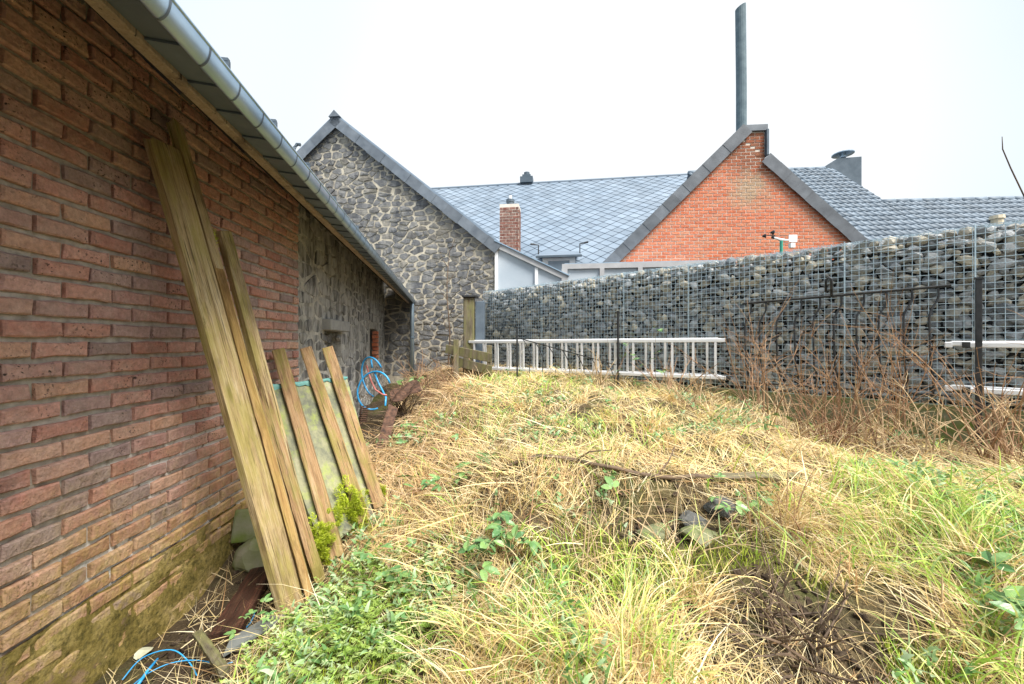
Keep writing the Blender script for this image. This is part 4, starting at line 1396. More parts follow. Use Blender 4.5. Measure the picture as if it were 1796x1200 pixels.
# algae covered sheet
sb0, sb1 = Vector((-1.20, 2.50, .08)), Vector((-.99, 2.98, .20))
su0 = at(462, 680, 2.82)
sh = thing('leaning_sheet', 'stained grey-green sheet with algae behind the leaning studs', 'sheet', tuple((sb0 + sb1) / 2))
nrm = (sb1 - sb0).cross(su0 - sb0).normalized(); nrm = nrm if nrm.x > 0 else -nrm


def on_sheet(px, py, off):
    dr_ = Vector(((px - 898) / F_PX, 1, (600 - py) / F_PX)); o = Vector((0, 0, CAM_H)); p = sb0 + nrm * off
    w = (p - o).dot(nrm) / dr_.dot(nrm)
    return o + dr_ * w


su1 = on_sheet(606, 664, 0)
MB().prism([sb0, sb1, su1, su0], nrm * .022).build('panel', MAT['sheet'], sh, fix=True)
e0, e1 = sb0.lerp(su0, .22) + nrm * .024, sb1.lerp(su1, .16) + nrm * .024
MB().prism([e0, e1, e1 - (su1 - sb1).normalized() * .2, e0 - (su0 - sb0).normalized() * .24], nrm * .006).build('lower_overlap', MAT['sheet'], sh, fix=True)
tc = MB(); n_ = 14; rowsv = []
for i in range(n_ + 1):
    f = i / n_; c = su0.lerp(su1, f)
    dn = (sb0.lerp(sb1, f) - c).normalized()
    wv1 = .012 * math.sin(f * 17) + .01 * math.sin(f * 41)
    for (k_, o_) in ((-.012, -.01), (-.004, .03), (.010, .040), (.022 + wv1 * .6, .032), (.030 + wv1, .027)):
        rowsv.append(c + dn * k_ + nrm * (o_ + .006 * math.sin(f * 29 + k_ * 60)))
tc.add(rowsv, [(i * 5 + k, i * 5 + k + 1, i * 5 + 6 + k, i * 5 + 5 + k) for i in range(n_) for k in range(4)])
tc.build('folded_cloth', MAT['teal_cloth'], sh, smooth=True)


for (tp_, bp_, lb, mt) in (((489, 616), (590, 966), 'leftmost square stud leaning on the algae-covered sheet', 'post'),
                           ((537, 613), (636, 905), 'middle square stud leaning on the algae-covered sheet', 'post'),
                           ((575, 612), (664, 880), 'rightmost square stud leaning on the algae-covered sheet', 'post')):
    B_ = on_sheet(bp_[0], bp_[1], .062); T_ = on_sheet(tp_[0], tp_[1], .062)
    plank('stud', lb, B_ - (T_ - B_).normalized() * .04, T_, .085, .07, MAT[mt], nrm * .35 + Vector((.25, -1, .1)), 'stud', ragged=False, group='studs on the sheet')

# ------------------------------------------------------------------ things lying at the foot of the brick wall
m_ = MB(); m_.box((0, 0, 0), .17, .13, .20)
me = bevel(m_.mesh('stone_block'), .014, 2)
q = at(440, 945, 2.62); zz = Hs(q.x, q.y)
o = mobj('stone_block', me, MAT['mossy_concrete'], None, Matrix.Translation((q.x, q.y, .22)) @ Matrix.Rotation(.25, 4, 'Z') @ Matrix.Rotation(-.35, 4, 'X'))
tag(o, 'mossy grey concrete block tilted in the corner behind the leaning planks', 'block')
o = mobj('stone', field_rock(3, MAT['mossy_concrete']), None, None, Matrix.Translation((-1.58, 2.50, .06)) @ Matrix.Diagonal((.15, .14, .14, 1)))
tag(o, 'rough mossy stone beneath the tilted concrete block', 'stone')
plank('burnt_plank', 'charred dark red-brown plank lying on the soil by the wall', at(395, 1125, 1.90) + Vector((0, 0, .03)), at(475, 985, 2.55) + Vector((0, 0, .03)), .135, .035, MAT['burnt'], Vector((0, -.2, 1)))
plank('wood_offcut', 'short dark wood offcut below the charred plank', at(395, 1192, 1.62) + Vector((0, 0, .03)), at(345, 1120, 1.80) + Vector((0, 0, .03)), .035, .03, MAT['mossy_wood'], Vector((0, -.3, 1)), 'offcut')
sp = [at(392, 1158, 1.78), at(455, 1125, 1.86), at(505, 1080, 2.02), at(468, 1078, 2.03), at(405, 1128, 1.86)]
sp = [Vector((p.x, p.y, Hs(p.x, p.y) + .035)) for p in sp]
o = MB().prism(sp, ZUP * .014).build('slate_slab', simple('wet_slate', (.13, .145, .14), (.20, .21, .20), 7, .4, .5), None, fix=True)
tag(o, 'flat grey-green slate slab right of the charred plank', 'slab')


def gz(x, y, h=.0): return Vector((x, y, Hs(x, y) + h))


def flat(px, py, h=.01, z=0.0):
    d = (CAM_H - z) * F_PX / (py - 600); x = (px - 898) / F_PX * d
    return gz(x, d, h)


tw = MB()
tw.tube(smooth([flat(*p, h=.02 + .03 * math.sin(i)) for i, p in enumerate([(215, 1195), (250, 1165), (300, 1156), (330, 1162), (350, 1180), (362, 1199), (372, 1225)])]), .0028, 5)
tw.tube(smooth([flat(*p, h=.03) for p in [(225, 1215), (258, 1190), (300, 1172), (345, 1162), (385, 1164), (408, 1170)]]), .0022, 5)
tw.tube([flat(*p, h=.04) for p in [(235, 1220), (258, 1190), (277, 1170)]], [.006, .006, .005], 5)
o = tw.build('blue_twine', MAT['blue_twine'], None, smooth=True); tag(o, 'tangle of bright blue plastic twine on the soil at bottom left', 'twine')
o = MB().tube([flat(*p, h=.02) for p in [(433, 1100), (440, 1085), (446, 1068), (447, 1062)]], .003, 5).build('blue_twine', MAT['blue_twine'], None)
tag(o, 'short scrap of blue twine beside the charred plank', 'twine')
lf = MB(); c = flat(253, 1146, .03)
pts = [c + Vector((.030 * math.cos(a) * (1 + .15 * math.cos(3 * a)), .038 * math.sin(a), .008 * math.cos(2 * a))) for a in np.linspace(0, 2 * math.pi, 13)[:-1]]
lf.add([c + ZUP * .006] + pts, [(0, i + 1, (i + 1) % 12 + 1) for i in range(12)])
o = lf.build('dead_leaf', MAT['dry_leaf'], None); tag(o, 'pale dead leaf on the dark soil by the brick wall', 'leaf')

# ------------------------------------------------------------------ hose, rusty scrap and post in the far left corner
hs = thing('hose', 'bright blue hose hanging in loops on the rubble wall', 'hose', tuple(at(650, 720, 5.6)))
d0 = 5.9


def loop(cx, cy, rx, ry, d, a0, a1, tilt=0.0, n=22):
    out = []
    for i in range(n):
        a = a0 + (a1 - a0) * i / (n - 1)
        x = rx * math.cos(a); y = ry * math.sin(a)
        out.append(at(cx + x * math.cos(tilt) - y * math.sin(tilt), cy + x * math.sin(tilt) + y * math.cos(tilt), d + .04 * math.sin(a * 2)))
    return out


MB().tube(loop(656, 685, 28, 34, 5.75, .9, 5.6, .35), .0135, 8).build('lower_loop', MAT['blue_hose'], hs, smooth=True)
MB().tube(loop(655, 662, 19, 36, 5.9, 2.0, 5.9, -.25), .0135, 8).build('upper_loop', MAT['blue_hose'], hs, smooth=True)
MB().tube([at(657, 653, 5.8), at(663, 670, 5.75), at(672, 687, 5.7), at(677, 697, 5.6), at(676, 712, 5.5)], .0135, 8).build('hanging_end', MAT['blue_hose'], hs, smooth=True)
MB().tube([at(651, 631, 6.0), at(653, 645, 5.95)], .0135, 8).build('hose_top', MAT['blue_hose'], hs, smooth=True)
rh = MB().tube([at(643, 641, 6.0), at(651, 668, 5.85), at(659, 684, 5.75), at(671, 692, 5.65), at(678, 693, 5.6)], .012, 6).build('red_hose', MAT['red_hose'], None, smooth=True)
tag(rh, 'short faded red hose inside the blue hose loops', 'hose')
sc = []
for i in range(90):
    a = i * .62; f = i / 89
    sc.append(at(640 - 4 * f, 712 + 30 * f, 5.45) + Vector((.05 * math.cos(a), .05 * math.sin(a), 0)))
cs = MB().tube(sc, .009, 5).build('coil_spring', MAT['rust'], None); tag(cs, 'rusty coil spring standing below the blue hose', 'spring')
sh2 = MB()
a0, a1, a2, a3 = at(672, 735, 5.2), at(704, 690, 5.5), at(744, 668, 6.1), at(716, 697, 5.4)
V = []
for i in range(9):
    f = i / 8
    for k in range(7):
        g_ = k / 6
        p = at(682 + 50 * g_ + 8 * f, 690 - 22 * g_ * 1.1 + 18 * f, 5.8 - .5 * f + .25 * g_)
        V.append(p + ZUP * (.02 * math.sin(k * 1.7 + i)))
sh2.add(V, [(i * 7 + k, i * 7 + k + 1, i * 7 + 8 + k, i * 7 + 7 + k) for i in range(8) for k in range(6)])
o = sh2.build('rusty_sheet', MAT['rust'], None); o.modifiers.new('thick', 'SOLIDIFY').thickness = .012
tag(o, 'bent rusty metal sheet lying on the scrap heap in the far corner', 'metal sheet')
plank('rusty_plate', 'dark rusty plate stood on edge below the rusty sheet', at(668, 790, 4.35), at(690, 712, 4.75), .12, .025, MAT['rust'], Vector((.3, -1, .2)), 'metal plate')

wp = at(829, 523, 7.0); g_ = Hs(wp.x, wp.y) - .1
gp = thing('gate_post', 'old mossy wooden gate post with grey metal sleeve by the stone gable', 'post', (wp.x, wp.y, g_))
m_ = MB(); m_.box(Vector((wp.x - .06, wp.y, (g_ + wp.z) / 2)), .19, .16, wp.z - g_); mobj('post', bevel(m_.mesh('post'), .012), MAT['mossy_wood'], gp)
m_ = MB(); m_.box(Vector((wp.x + .13, wp.y + .06, (g_ + wp.z - .06) / 2)), .16, .22, wp.z - .06 - g_); mobj('sleeve', bevel(m_.mesh('sleeve'), .006), MAT['zinc_plate'], gp)
m_ = MB(); m_.box(Vector((wp.x - .04, wp.y, wp.z + .022)), .27, .24, .04); mobj('cap', bevel(m_.mesh('cap'), .008), MAT['iron'], gp)
# low mossy plank fence in front of it
pf = thing('plank_fence', 'low broken mossy plank fence in front of the gate post', 'fence', tuple(at(825, 660, 6.4)))
for k, (y0, y1, xa, xb) in enumerate(((612, 628, 782, 862), (632, 650, 790, 862), (652, 664, 812, 862))):
    a = at(xa, y0, 6.6); b = at(xb, y1, 6.35)
    d = (b - a).normalized(); up = ZUP
    m_ = MB(); m_.box((a + b) / 2, (b - a).length, .03, .15, d, d.cross(ZUP), d.cross(ZUP).cross(d) * -1)
    mobj('board', bevel(m_.mesh('board'), .005), MAT['mossy_wood'], pf)
for px in (858, 800):
    a = at(px, 622 if px > 830 else 612, 6.4); m_ = MB(); m_.box(a + ZUP * -.16, .08, .08, .62); mobj('fence_post', bevel(m_.mesh('fence_post'), .006), MAT['mossy_wood'], pf)

# old plank edge and stones on the ledge in the middle
plank('old_board', 'half buried grey board edging the upper grass tier', gz(1.22, 2.42, .03), gz(1.72, 2.36, .06), .05, .03, MAT['mossy_wood'], Vector((0, -.4, 1)), 'board')
br_ = thing('fallen_branch', 'long thin fallen branch lying across the middle ledge', 'branch', tuple(gz(.6, 2.5)))
bp = [gz(x_, 2.56 - .1 * x_ + .012 * math.sin(x_ * 5), .022 + .008 * math.sin(x_ * 4)) for x_ in np.linspace(-.08, 1.25, 12)]
MB().tube(bp, [.010 + .006 * i / 11 for i in range(12)], 7).build('branch', MAT['dark_stem'], br_, smooth=True)
MB().tube([bp[4], bp[4] + Vector((.08, -.06, .07)), bp[4] + Vector((.2, -.1, .09))], [.007, .005, .003], 5).build('side_twig', MAT['dark_stem'], br_)
MB().tube([bp[8], bp[8] + Vector((.1, .05, .08)), bp[8] + Vector((.16, .1, .16))], [.007, .005, .003], 5).build('side_twig', MAT['dark_stem'], br_)
for (px, py, d, r, lb) in ((1265, 888, 2.28, .13, 'pale grey stone slab under the ledge beside dark hollow'), (1215, 905, 2.24, .12, 'dark grey stone below the ledge in the hollow'),
                           (1150, 925, 2.2, .13, 'half hidden mossy stone left of the hollow under the ledge'), (1225, 955, 2.12, .13, 'greenish flat stone lowest in the hollow')):
    p = at(px, py, d); z_ = Hs(p.x, p.y)
    o = mobj('stone', field_rock(px, MAT['dark_rock'] if r != .13 or px == 1265 else MAT['mossy_concrete']), None, None, Matrix.Translation((p.x, p.y, z_ + .005)) @ Matrix.Rotation(px, 4, 'Z') @ Matrix.Diagonal((r * .8, r * .8, r * .42, 1)))
    tag(o, lb, 'stone')

# crumbly earth clods and litter on the bare patches
clods = MB(); cq = random.Random(12)
for _ in range(900):
    k = cq.randrange(5)
    x_, y_ = ((cq.gauss(1.02, .17), cq.gauss(1.5, .17)), (cq.gauss(.9, .2), cq.gauss(2.2, .1)), (cq.uniform(-1.68, -1.2), cq.uniform(1.3, 2.4)), (cq.gauss(1.02, .2), cq.gauss(1.45, .2)), (cq.gauss(-1.7, .3), cq.gauss(5.2, .7)))[k]
    r_ = cq.uniform(.006, .028) * (1.6 if k == 4 else 1)
    mw = Matrix.Translation((x_, y_, Hs(x_, y_) + r_ * .2)) @ Matrix.Rotation(cq.uniform(0, 6), 4, 'Z') @ Matrix.Rotation(cq.uniform(0, 6), 4, 'X') @ Matrix.Diagonal((r_, r_ * .8, r_ * .8, 1))
    me_ = cq.choice(rocks); clods.add([mw @ v.co for v in me_.vertices], [tuple(f.vertices) for f in me_.polygons])
o = clods.build('earth_clods', simple('crumbly_earth', (.022, .016, .011), (.085, .06, .04), 40, .95, .15, bump=.8, bscale=120, rnd=.3), None, kind='stuff')
tag(o, 'dark crumbly earth clods on the bare patches', 'earth', None, 'stuff')

# ------------------------------------------------------------------ vegetation: blades


def blade_mesh(name, x, y, L, w, th0, th1, az, curl, col, K=5, lift=0.0, pw=1.4, clamp=True, z0=None):
    N = len(x)
    tks = np.linspace(0, 1, K + 1)
    th = th0[:, None] + (th1 - th0)[:, None] * ((tks[None, :-1] + .5 / K) ** pw)
    a = az[:, None] + curl[:, None] * tks[None, :-1]
    st_ = (L / K)[:, None]
    dx = np.sin(th) * np.cos(a) * st_; dy = np.sin(th) * np.sin(a) * st_; dz = np.cos(th) * st_
    zb = (H(x, y) - .008 if z0 is None else z0)
    px = np.concatenate([x[:, None], x[:, None] + np.cumsum(dx, 1)], 1)
    py = np.concatenate([y[:, None], y[:, None] + np.cumsum(dy, 1)], 1)
    pz = np.concatenate([zb[:, None], zb[:, None] + np.cumsum(dz, 1)], 1)
    if clamp:
        gnd = H(px, py) + rng.uniform(.004, .05, (N, 1)) * tks[None, :] + lift
        pz[:, 1:] = np.maximum(pz[:, 1:], gnd[:, 1:])
    roll = rng.uniform(-1.0, 1.0, N)
    ap = np.concatenate([a, a[:, -1:]], 1)
    thp = np.concatenate([th, th[:, -1:]], 1)
    sx = -np.sin(ap) * np.cos(roll)[:, None] + np.cos(ap) * np.cos(thp) * np.sin(roll)[:, None]
    sy = np.cos(ap) * np.cos(roll)[:, None] + np.sin(ap) * np.cos(thp) * np.sin(roll)[:, None]
    sz = -np.sin(thp) * np.sin(roll)[:, None]
    ww = w[:, None] * (1 - tks[None, :] ** 2 * .85) * .5
    P_ = np.stack([px, py, pz], -1); S_ = np.stack([sx, sy, sz], -1) * ww[..., None]
    V = np.stack([P_ - S_, P_ + S_], 2).reshape(-1, 3)
    base = (np.arange(N) * (K + 1) * 2)[:, None] + (np.arange(K) * 2)[None, :]
    Qd = np.stack([base, base + 1, base + 3, base + 2], -1).reshape(-1, 4)
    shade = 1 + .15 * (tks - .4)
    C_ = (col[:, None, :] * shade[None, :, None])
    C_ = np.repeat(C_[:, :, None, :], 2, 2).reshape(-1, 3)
    return np_mesh(name, V, Qd, C_)


def scatter(n, dmin, dmax, pw, lo=-1.15, hi=1.95):
    """points on the yard, thinning with distance"""
    u = rng.uniform(0, 1, n)
    e = 2 - pw
    d = (dmin ** e + u * (dmax ** e - dmin ** e)) ** (1 / e)
    x = rng.uniform(lo, hi, n) * d
    return x, d


def in_yard(x, y, pad=.04):
    gd = (x - W0.x) * WN.x + (y - W0.y) * WN.y
    ok = gd > pad + .06
    bw = -1.637 - .06 * y
    ok &= x > bw + .05
    ok &= ~((-(x * EN.x + y * EN.y) > XS - .06) & (y > 3.4))
    ok &= (y - (8.6 - .123 * (x + 2.748))) < -.15
    return ok


def ell(x, y, cx, cy, rx, ry, seed=0, am=.5):
    r = np.sqrt(((x - cx) / rx) ** 2 + ((y - cy) / ry) ** 2)
    return np.clip(1.4 - r + (fbm(x * 4, y * 4, seed + 50) - .5) * am * 2, 0, 1)


def zones(x, y):
    soil = np.maximum.reduce([ell(x, y, -1.5, 1.7, .36, 1.1, 1, .25), ell(x, y, 1.02, 1.5, .36, .36, 2, .4), ell(x, y, .88, 2.22, .36, .17, 3, .3),
                              ell(x, y, -1.75, 2.6, .3, .8, 4, .2), ell(x, y, -1.75, 5.6, .55, 1.6, 5, .4) * .8, ell(x, y, 3.15, 3.05, .6, .35, 16, .4) * .8, ell(x, y, -.22, 2.62, .10, .07, 17, .2)])
    soil = np.maximum(soil, np.clip((fbm(x * 2.6, y * 2.6, 61) - .66) * 9, 0, .85) * (y < 4.5))
    leafy = np.maximum(ell(x, y, -.72, 1.7, .42, .55, 6, .3), ell(x, y, -.85, 2.2, .2, .2, 7, .3))
    green = np.maximum.reduce([ell(x, y, 1.95, 1.95, .75, .45, 8, .5), ell(x, y, 1.6, 1.4, .35, .35, 9, .4) * .8, ell(x, y, .1, 4.9, .8, 1.0, 10, .5) * .55,
                               ell(x, y, -.1, 5.6, .6, .9, 10, .5) * .75, ell(x, y, .25, 1.6, .45, .4, 12, .7) * .75, ell(x, y, -.2, 2.3, .4, .4, 18, .7) * .45, ell(x, y, .05, 2.55, .3, .12, 13, .3) * .5,
                               ell(x, y, .3, 3.5, 1.0, 1.0, 15, .7) * .45])
    mossy = np.maximum.reduce([ell(x, y, .42, 1.95, .45, .28, 20, .6), ell(x, y, -.6, 1.55, .35, .4, 21, .5), ell(x, y, 1.35, 1.35, .2, .3, 22, .5), ell(x, y, .95, 1.9, .3, .2, 23, .5)])
    return soil, leafy, green, mossy


def straw_cols(n, x, y):
    pal = np.array([(.68, .55, .32), (.76, .65, .42), (.58, .42, .21), (.72, .60, .28), (.40, .25, .13), (.80, .72, .54)])
    w = np.array([.26, .22, .18, .18, .08, .08])
    c = pal[rng.choice(len(pal), n, p=w)]
    f = fbm(x * 1.6, y * 1.6, 77)[:, None]
    c = c * (1 + (f - .5) * np.array([[.5, .5, .45]])) * np.array([[1.07, 1.045, .97]])
    # browner, greyer mat on the left slope
    left = np.clip((-.15 - x) * 2.0, 0, 1)[:, None] * np.clip((y - 2.0) * 1, 0, 1)[:, None]
    c = c * (1 - left * np.array([[.14, .22, .22]]))
    return c * rng.uniform(.82, 1.15, (n, 1))


def downhill(x, y):
    e = .12
    gx_ = (H(x + e, y) - H(x - e, y)); gy_ = (H(x, y + e) - H(x, y - e))
    return np.arctan2(-gy_, -gx_)


# matted straw lying on the slopes
n = 155000
x, y = scatter(n, 1.0, 8.6, 1.25)
so, le, gr_, mo = zones(x, y)
keep = in_yard(x, y) & (rng.uniform(0, 1, n) > so * .93) & (rng.uniform(0, 1, n) > le * .80) & (rng.uniform(0, 1, n) > gr_ * .30) & (rng.uniform(0, 1, n) > mo * .93)
x, y = x[keep], y[keep]; n = len(x)
fl_ = fbm(x * .9, y * .9, 5) * 2 * math.pi * 1.6
az = downhill(x, y) * .5 + fl_ * .5 + rng.normal(0, 1.1, n)
upper = np.clip((y - 2.5) * 2, 0, 1) * np.clip((x + .3) * 2, 0, 1)
L = rng.gamma(3.2, .065, n).clip(.05, .5) * (1 - .35 * upper) * (.9 + .05 * y)
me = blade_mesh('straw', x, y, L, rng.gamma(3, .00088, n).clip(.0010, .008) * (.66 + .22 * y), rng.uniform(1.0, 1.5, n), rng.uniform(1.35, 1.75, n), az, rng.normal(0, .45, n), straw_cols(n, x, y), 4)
tag(mobj('dry_grass', me, MAT['straw']), 'matted dry straw-coloured grass covering the sloping yard', 'grass', None, 'stuff')

# upright and arching tussocks of dead grass
cx, cy = scatter(330, 1.1, 7.5, 1.15)
so, le, gr_, mo = zones(cx, cy)
k = in_yard(cx, cy, .1) & (so < .4) & (le < .4) & (mo < .45)
cx, cy = cx[k], cy[k]
extra = np.array([(.0, 1.42), (.08, 1.5), (-.12, 1.45), (.18, 1.38), (1.38, 2.05), (1.45, 2.0), (1.5, 2.1), (.72, 1.62), (.78, 1.7), (1.8, 1.45), (2.0, 1.5), (.55, 5.4), (.8, 5.2), (1.0, 5.0), (.4, 5.6),
                  (1.9, 4.4), (2.3, 4.2), (2.6, 3.9), (1.4, 4.7), (.1, 2.35), (.3, 2.38), (.0, 2.3)])
cx = np.r_[cx, extra[:, 0]]; cy = np.r_[cy, extra[:, 1]]
per = 60
caz = rng.uniform(0, 2 * math.pi, len(cx)); tall = rng.uniform(.6, 1.25, len(cx)); tall[-len(extra):] = 1.35
n = len(cx) * per
x = np.repeat(cx, per) + rng.normal(0, .045, n); y = np.repeat(cy, per) + rng.normal(0, .045, n)
az = np.repeat(caz, per) + rng.normal(0, .95, n)
L = rng.uniform(.12, .32, n) * np.repeat(tall, per)
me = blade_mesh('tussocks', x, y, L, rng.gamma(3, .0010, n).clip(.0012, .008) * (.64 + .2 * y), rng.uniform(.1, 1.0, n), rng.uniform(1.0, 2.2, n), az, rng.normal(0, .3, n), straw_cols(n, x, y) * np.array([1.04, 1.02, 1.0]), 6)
tag(mobj('dry_tussocks', me, MAT['straw']), 'arching pale tussocks of dead grass scattered over the yard', 'grass', None, 'stuff')

# green grass
n = 70000
x, y = scatter(n, 1.0, 8.2, 1.3)
so, le, gr_, mo = zones(x, y)
keep = in_yard(x, y) & (rng.uniform(0, 1, n) < np.maximum(gr_ * .9 * (.35 + 1.1 * (fbm(x * 3, y * 3, 71) > .47)), .05)) & (so < .5)
x, y = x[keep], y[keep]; n = len(x)
pal = np.array([(.36, .56, .08), (.48, .64, .12), (.60, .66, .16), (.26, .44, .08), (.66, .68, .24), (.46, .62, .28)])
c = pal[rng.choice(6, n)] * rng.uniform(.75, 1.15, (n, 1))
L = rng.uniform(.08, .24, n) * np.where(y < 2.6, 1.1, .75)
az = rng.uniform(0, 2 * math.pi, n)
cl = fbm(x * 3.5, y * 3.5, 33) * 6.28 * 2.2
az = cl + rng.normal(0, 1.0, n)
L = L * (.5 + 1.1 * fbm(x * 2.8, y * 2.8, 37))
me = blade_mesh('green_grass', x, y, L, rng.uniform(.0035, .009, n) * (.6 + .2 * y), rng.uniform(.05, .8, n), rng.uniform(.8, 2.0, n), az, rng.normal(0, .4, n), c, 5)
tag(mobj('green_grass', me, MAT['green']), 'fresh green grass blades growing through the straw', 'grass', None, 'stuff')

# moss carpet
n = 80000
x, y = scatter(n, 1.1, 4.5, 1.3, -.9, 1.35)
so, le, gr_, mo = zones(x, y)
keep = in_yard(x, y) & (rng.uniform(0, 1, n) < np.maximum(mo, le * .5)) & (so < .55)
x, y = x[keep], y[keep]; n = len(x)
pal = np.array([(.30, .37, .04), (.38, .45, .06), (.20, .27, .04), (.46, .50, .10)])
c = pal[rng.choice(4, n)] * rng.uniform(.7, 1.15, (n, 1))
me = blade_mesh('moss', x, y, rng.uniform(.015, .06, n), rng.uniform(.0025, .0055, n) * (.7 + .2 * y), rng.uniform(0, .9, n), rng.uniform(.3, 1.6, n), rng.uniform(0, 6.28, n), rng.normal(0, .8, n), c, 2)
tag(mobj('moss', me, MAT['moss']), 'yellow-green moss patches between the straw', 'moss', None, 'stuff')

# feathery leafy ground cover bottom left
n = 1500
x, y = rng.uniform(-1.25, -.15, n), rng.uniform(1.2, 2.6, n)
so, le, gr_, mo = zones(x, y)
keep = in_yard(x, y) & (rng.uniform(0, 1, n) < np.maximum(le, .03)) & (so < .6)
x, y = x[keep], y[keep]
xs2, ys2, zs2, L2, az2, c2, th2 = [], [], [], [], [], [], []
for i in range(len(x)):
    a = rng.uniform(0, 6.28); l = rng.uniform(.05, .12); el = rng.uniform(.2, 1.0)
    base_c = np.array([(.38, .52, .12), (.48, .60, .20), (.52, .64, .34), (.28, .42, .08)])[rng.integers(4)] * rng.uniform(.75, 1.1)
    z0 = Hs(x[i], y[i])
    for k in range(6):
        f = (k + 1) / 6
        hx, hy, hz_ = x[i] + math.cos(a) * l * f * math.cos(el * .8), y[i] + math.sin(a) * l * f * math.cos(el * .8), z0 + l * f * math.sin(el) + .01
        for sgn in (-1, 1):
            for m2 in range(2):
                xs2.append(hx); ys2.append(hy); zs2.append(hz_); az2.append(a + sgn * (.6 + .5 * m2)); L2.append(.024 * (1 - .5 * abs(f - .5)) * rng.uniform(.7, 1.2)); c2.append(base_c); th2.append(rng.uniform(1.0, 1.6))
N2 = len(xs2); th2 = np.array(th2)
me = blade_mesh('ground_cover', np.array(xs2), np.array(ys2), np.array(L2), np.full(N2, .0075), th2, th2 + .3, np.array(az2), np.zeros(N2), np.array(c2), 2, clamp=False, z0=np.array(zs2))
tag(mobj('ground_cover', me, MAT['green']), 'feathery green leafy ground cover at the foot of the planks', 'ground cover', None, 'stuff')


# small broad leaved weeds through the straw
n = 5200
x, y = scatter(n, 1.2, 6.5, 1.2, -.7, 1.4)
so, le, gr_, mo = zones(x, y)
pat = fbm(x * 2.2, y * 2.2, 91)
keep = in_yard(x, y, .1) & (so < .5) & (pat > .56)
x, y = x[keep], y[keep]; per = 4
n = len(x) * per
x = np.repeat(x, per) + rng.normal(0, .012, n); y = np.repeat(y, per) + rng.normal(0, .012, n)
pal = np.array([(.22, .40, .13), (.34, .50, .24), (.16, .32, .10), (.44, .56, .34)])
me = blade_mesh('weeds', x, y, rng.uniform(.025, .06, n), rng.uniform(.010, .022, n) * (.7 + .12 * y), rng.uniform(.3, 1.1, n), rng.uniform(1.2, 1.9, n), rng.uniform(0, 6.28, n), rng.normal(0, .3, n), pal[rng.choice(4, n)] * rng.uniform(.75, 1.1, (n, 1)), 3, clamp=False, z0=H(x, y) + rng.uniform(.02, .09, n))
tag(mobj('weeds', me, MAT['green']), 'small broad-leaved green weeds scattered through the straw', 'weeds', None, 'stuff')


# moss cushions on the stud feet
def moss_clump(c, r, up, label, n=1500):
    c = Vector(c)
    P_ = rng.normal(0, 1, (n, 3)); P_ /= np.linalg.norm(P_, axis=1)[:, None]
    sub = rng.normal(0, .42, (90, 3)) * np.array([1.1, .8, 1.0]); sz_ = rng.uniform(.08, .24, 90); pick = rng.integers(0, 90, n)
    P_ = (P_ * (rng.uniform(.5, 1, (n, 1)) ** .5) * sz_[pick][:, None] + sub[pick]) * np.array(r)
    x = c.x + P_[:, 0]; y = c.y + P_[:, 1]; z = c.z + P_[:, 2]
    pal = np.array([(.46, .56, .03), (.58, .66, .05), (.34, .44, .03), (.66, .72, .12)])
    me = blade_mesh('moss_clump', x, y, rng.uniform(.008, .026, n), rng.uniform(.0016, .0036, n), rng.uniform(.2, 1.2, n), rng.uniform(.8, 2.4, n), np.arctan2(P_[:, 1], P_[:, 0]) + rng.normal(0, .6, n), rng.normal(0, .5, n), pal[rng.choice(4, n)] * rng.uniform(.7, 1.15, (n, 1)), 2, clamp=False, z0=z)
    tag(mobj('moss_clump', me, MAT['moss']), label, 'moss')


moss_clump(on_sheet(612, 895, .06), (.11, .05, .17), ZUP, 'bright yellow-green moss clump between the middle and right studs', 11000)
moss_clump(on_sheet(560, 955, .06), (.10, .05, .16), ZUP, 'moss cushion hanging on the sheet between planks and left stud', 9000)
moss_clump(on_sheet(593, 905, .10), (.022, .02, .09), ZUP, 'thin moss strip on the right side of the left stud', 900)
moss_clump(on_sheet(672, 862, .09), (.018, .02, .06), ZUP, 'moss strip on the foot of the rightmost stud', 700)
moss_clump(at(372, 420, 2.16), (.02, .03, .07), ZUP, 'moss tuft on the split plank beside the tallest planks', 700)

# ------------------------------------------------------------------ brambles with leaves, dead shrubs, twigs
lv = []
for k in range(4):
    q = random.Random(60 + k); V = []; Fc = []
    for (off, an, sc_) in ((0, 0, 1.0), (0, 1.05, .8), (0, -1.05, .8)):
        b = len(V); n_ = 7
        ca, sa2 = math.cos(an), math.sin(an)
        pts = []
        for i in range(n_ + 1):
            f = i / n_
            wd = .30 * math.sin(math.pi * min(1, f * .92 + .06)) ** .8 * (1.0 if i % 2 else .86)
            pts.append((f, wd))
        for f, wd in pts:
            droop = -.22 * f * f + q.uniform(-.01, .01)
            for s_ in (-1, 0, 1):
                lx, ly, lz = s_ * wd, f + .12, droop + (.09 * wd / .3 if s_ else 0)
                V.append(((lx * ca - ly * sa2) * sc_, (lx * sa2 + ly * ca) * sc_, lz * sc_))
        for i in range(n_):
            for s_ in (0, 1):
                Fc.append((b + i * 3 + s_, b + i * 3 + s_ + 1, b + i * 3 + 4 + s_, b + i * 3 + 3 + s_))
    me = bpy.data.meshes.new('leaf'); me.from_pydata(V, [], Fc); me.update(); me.materials.append(MAT['leaf']); lv.append(me)


def cane(mb, p0, az, L, rise, droop, r, n=9, q=random):
    pts = []; p = Vector(p0); th = rise; a = az
    for i in range(n):
        pts.append(p.copy())
        p = p + Vector((math.cos(a) * math.cos(th), math.sin(a) * math.cos(th), math.sin(th))) * (L / n)
        th -= droop / n + q.uniform(-.12, .12); a += q.uniform(-.24, .24)
        g_ = Hs(p.x, p.y) + .02
        if p.z < g_: p.z = g_
    sp_ = smooth(pts, 2)
    mb.tube(sp_, [r * (1 - .78 * i / len(sp_)) for i in range(len(sp_))], 5)
    return pts


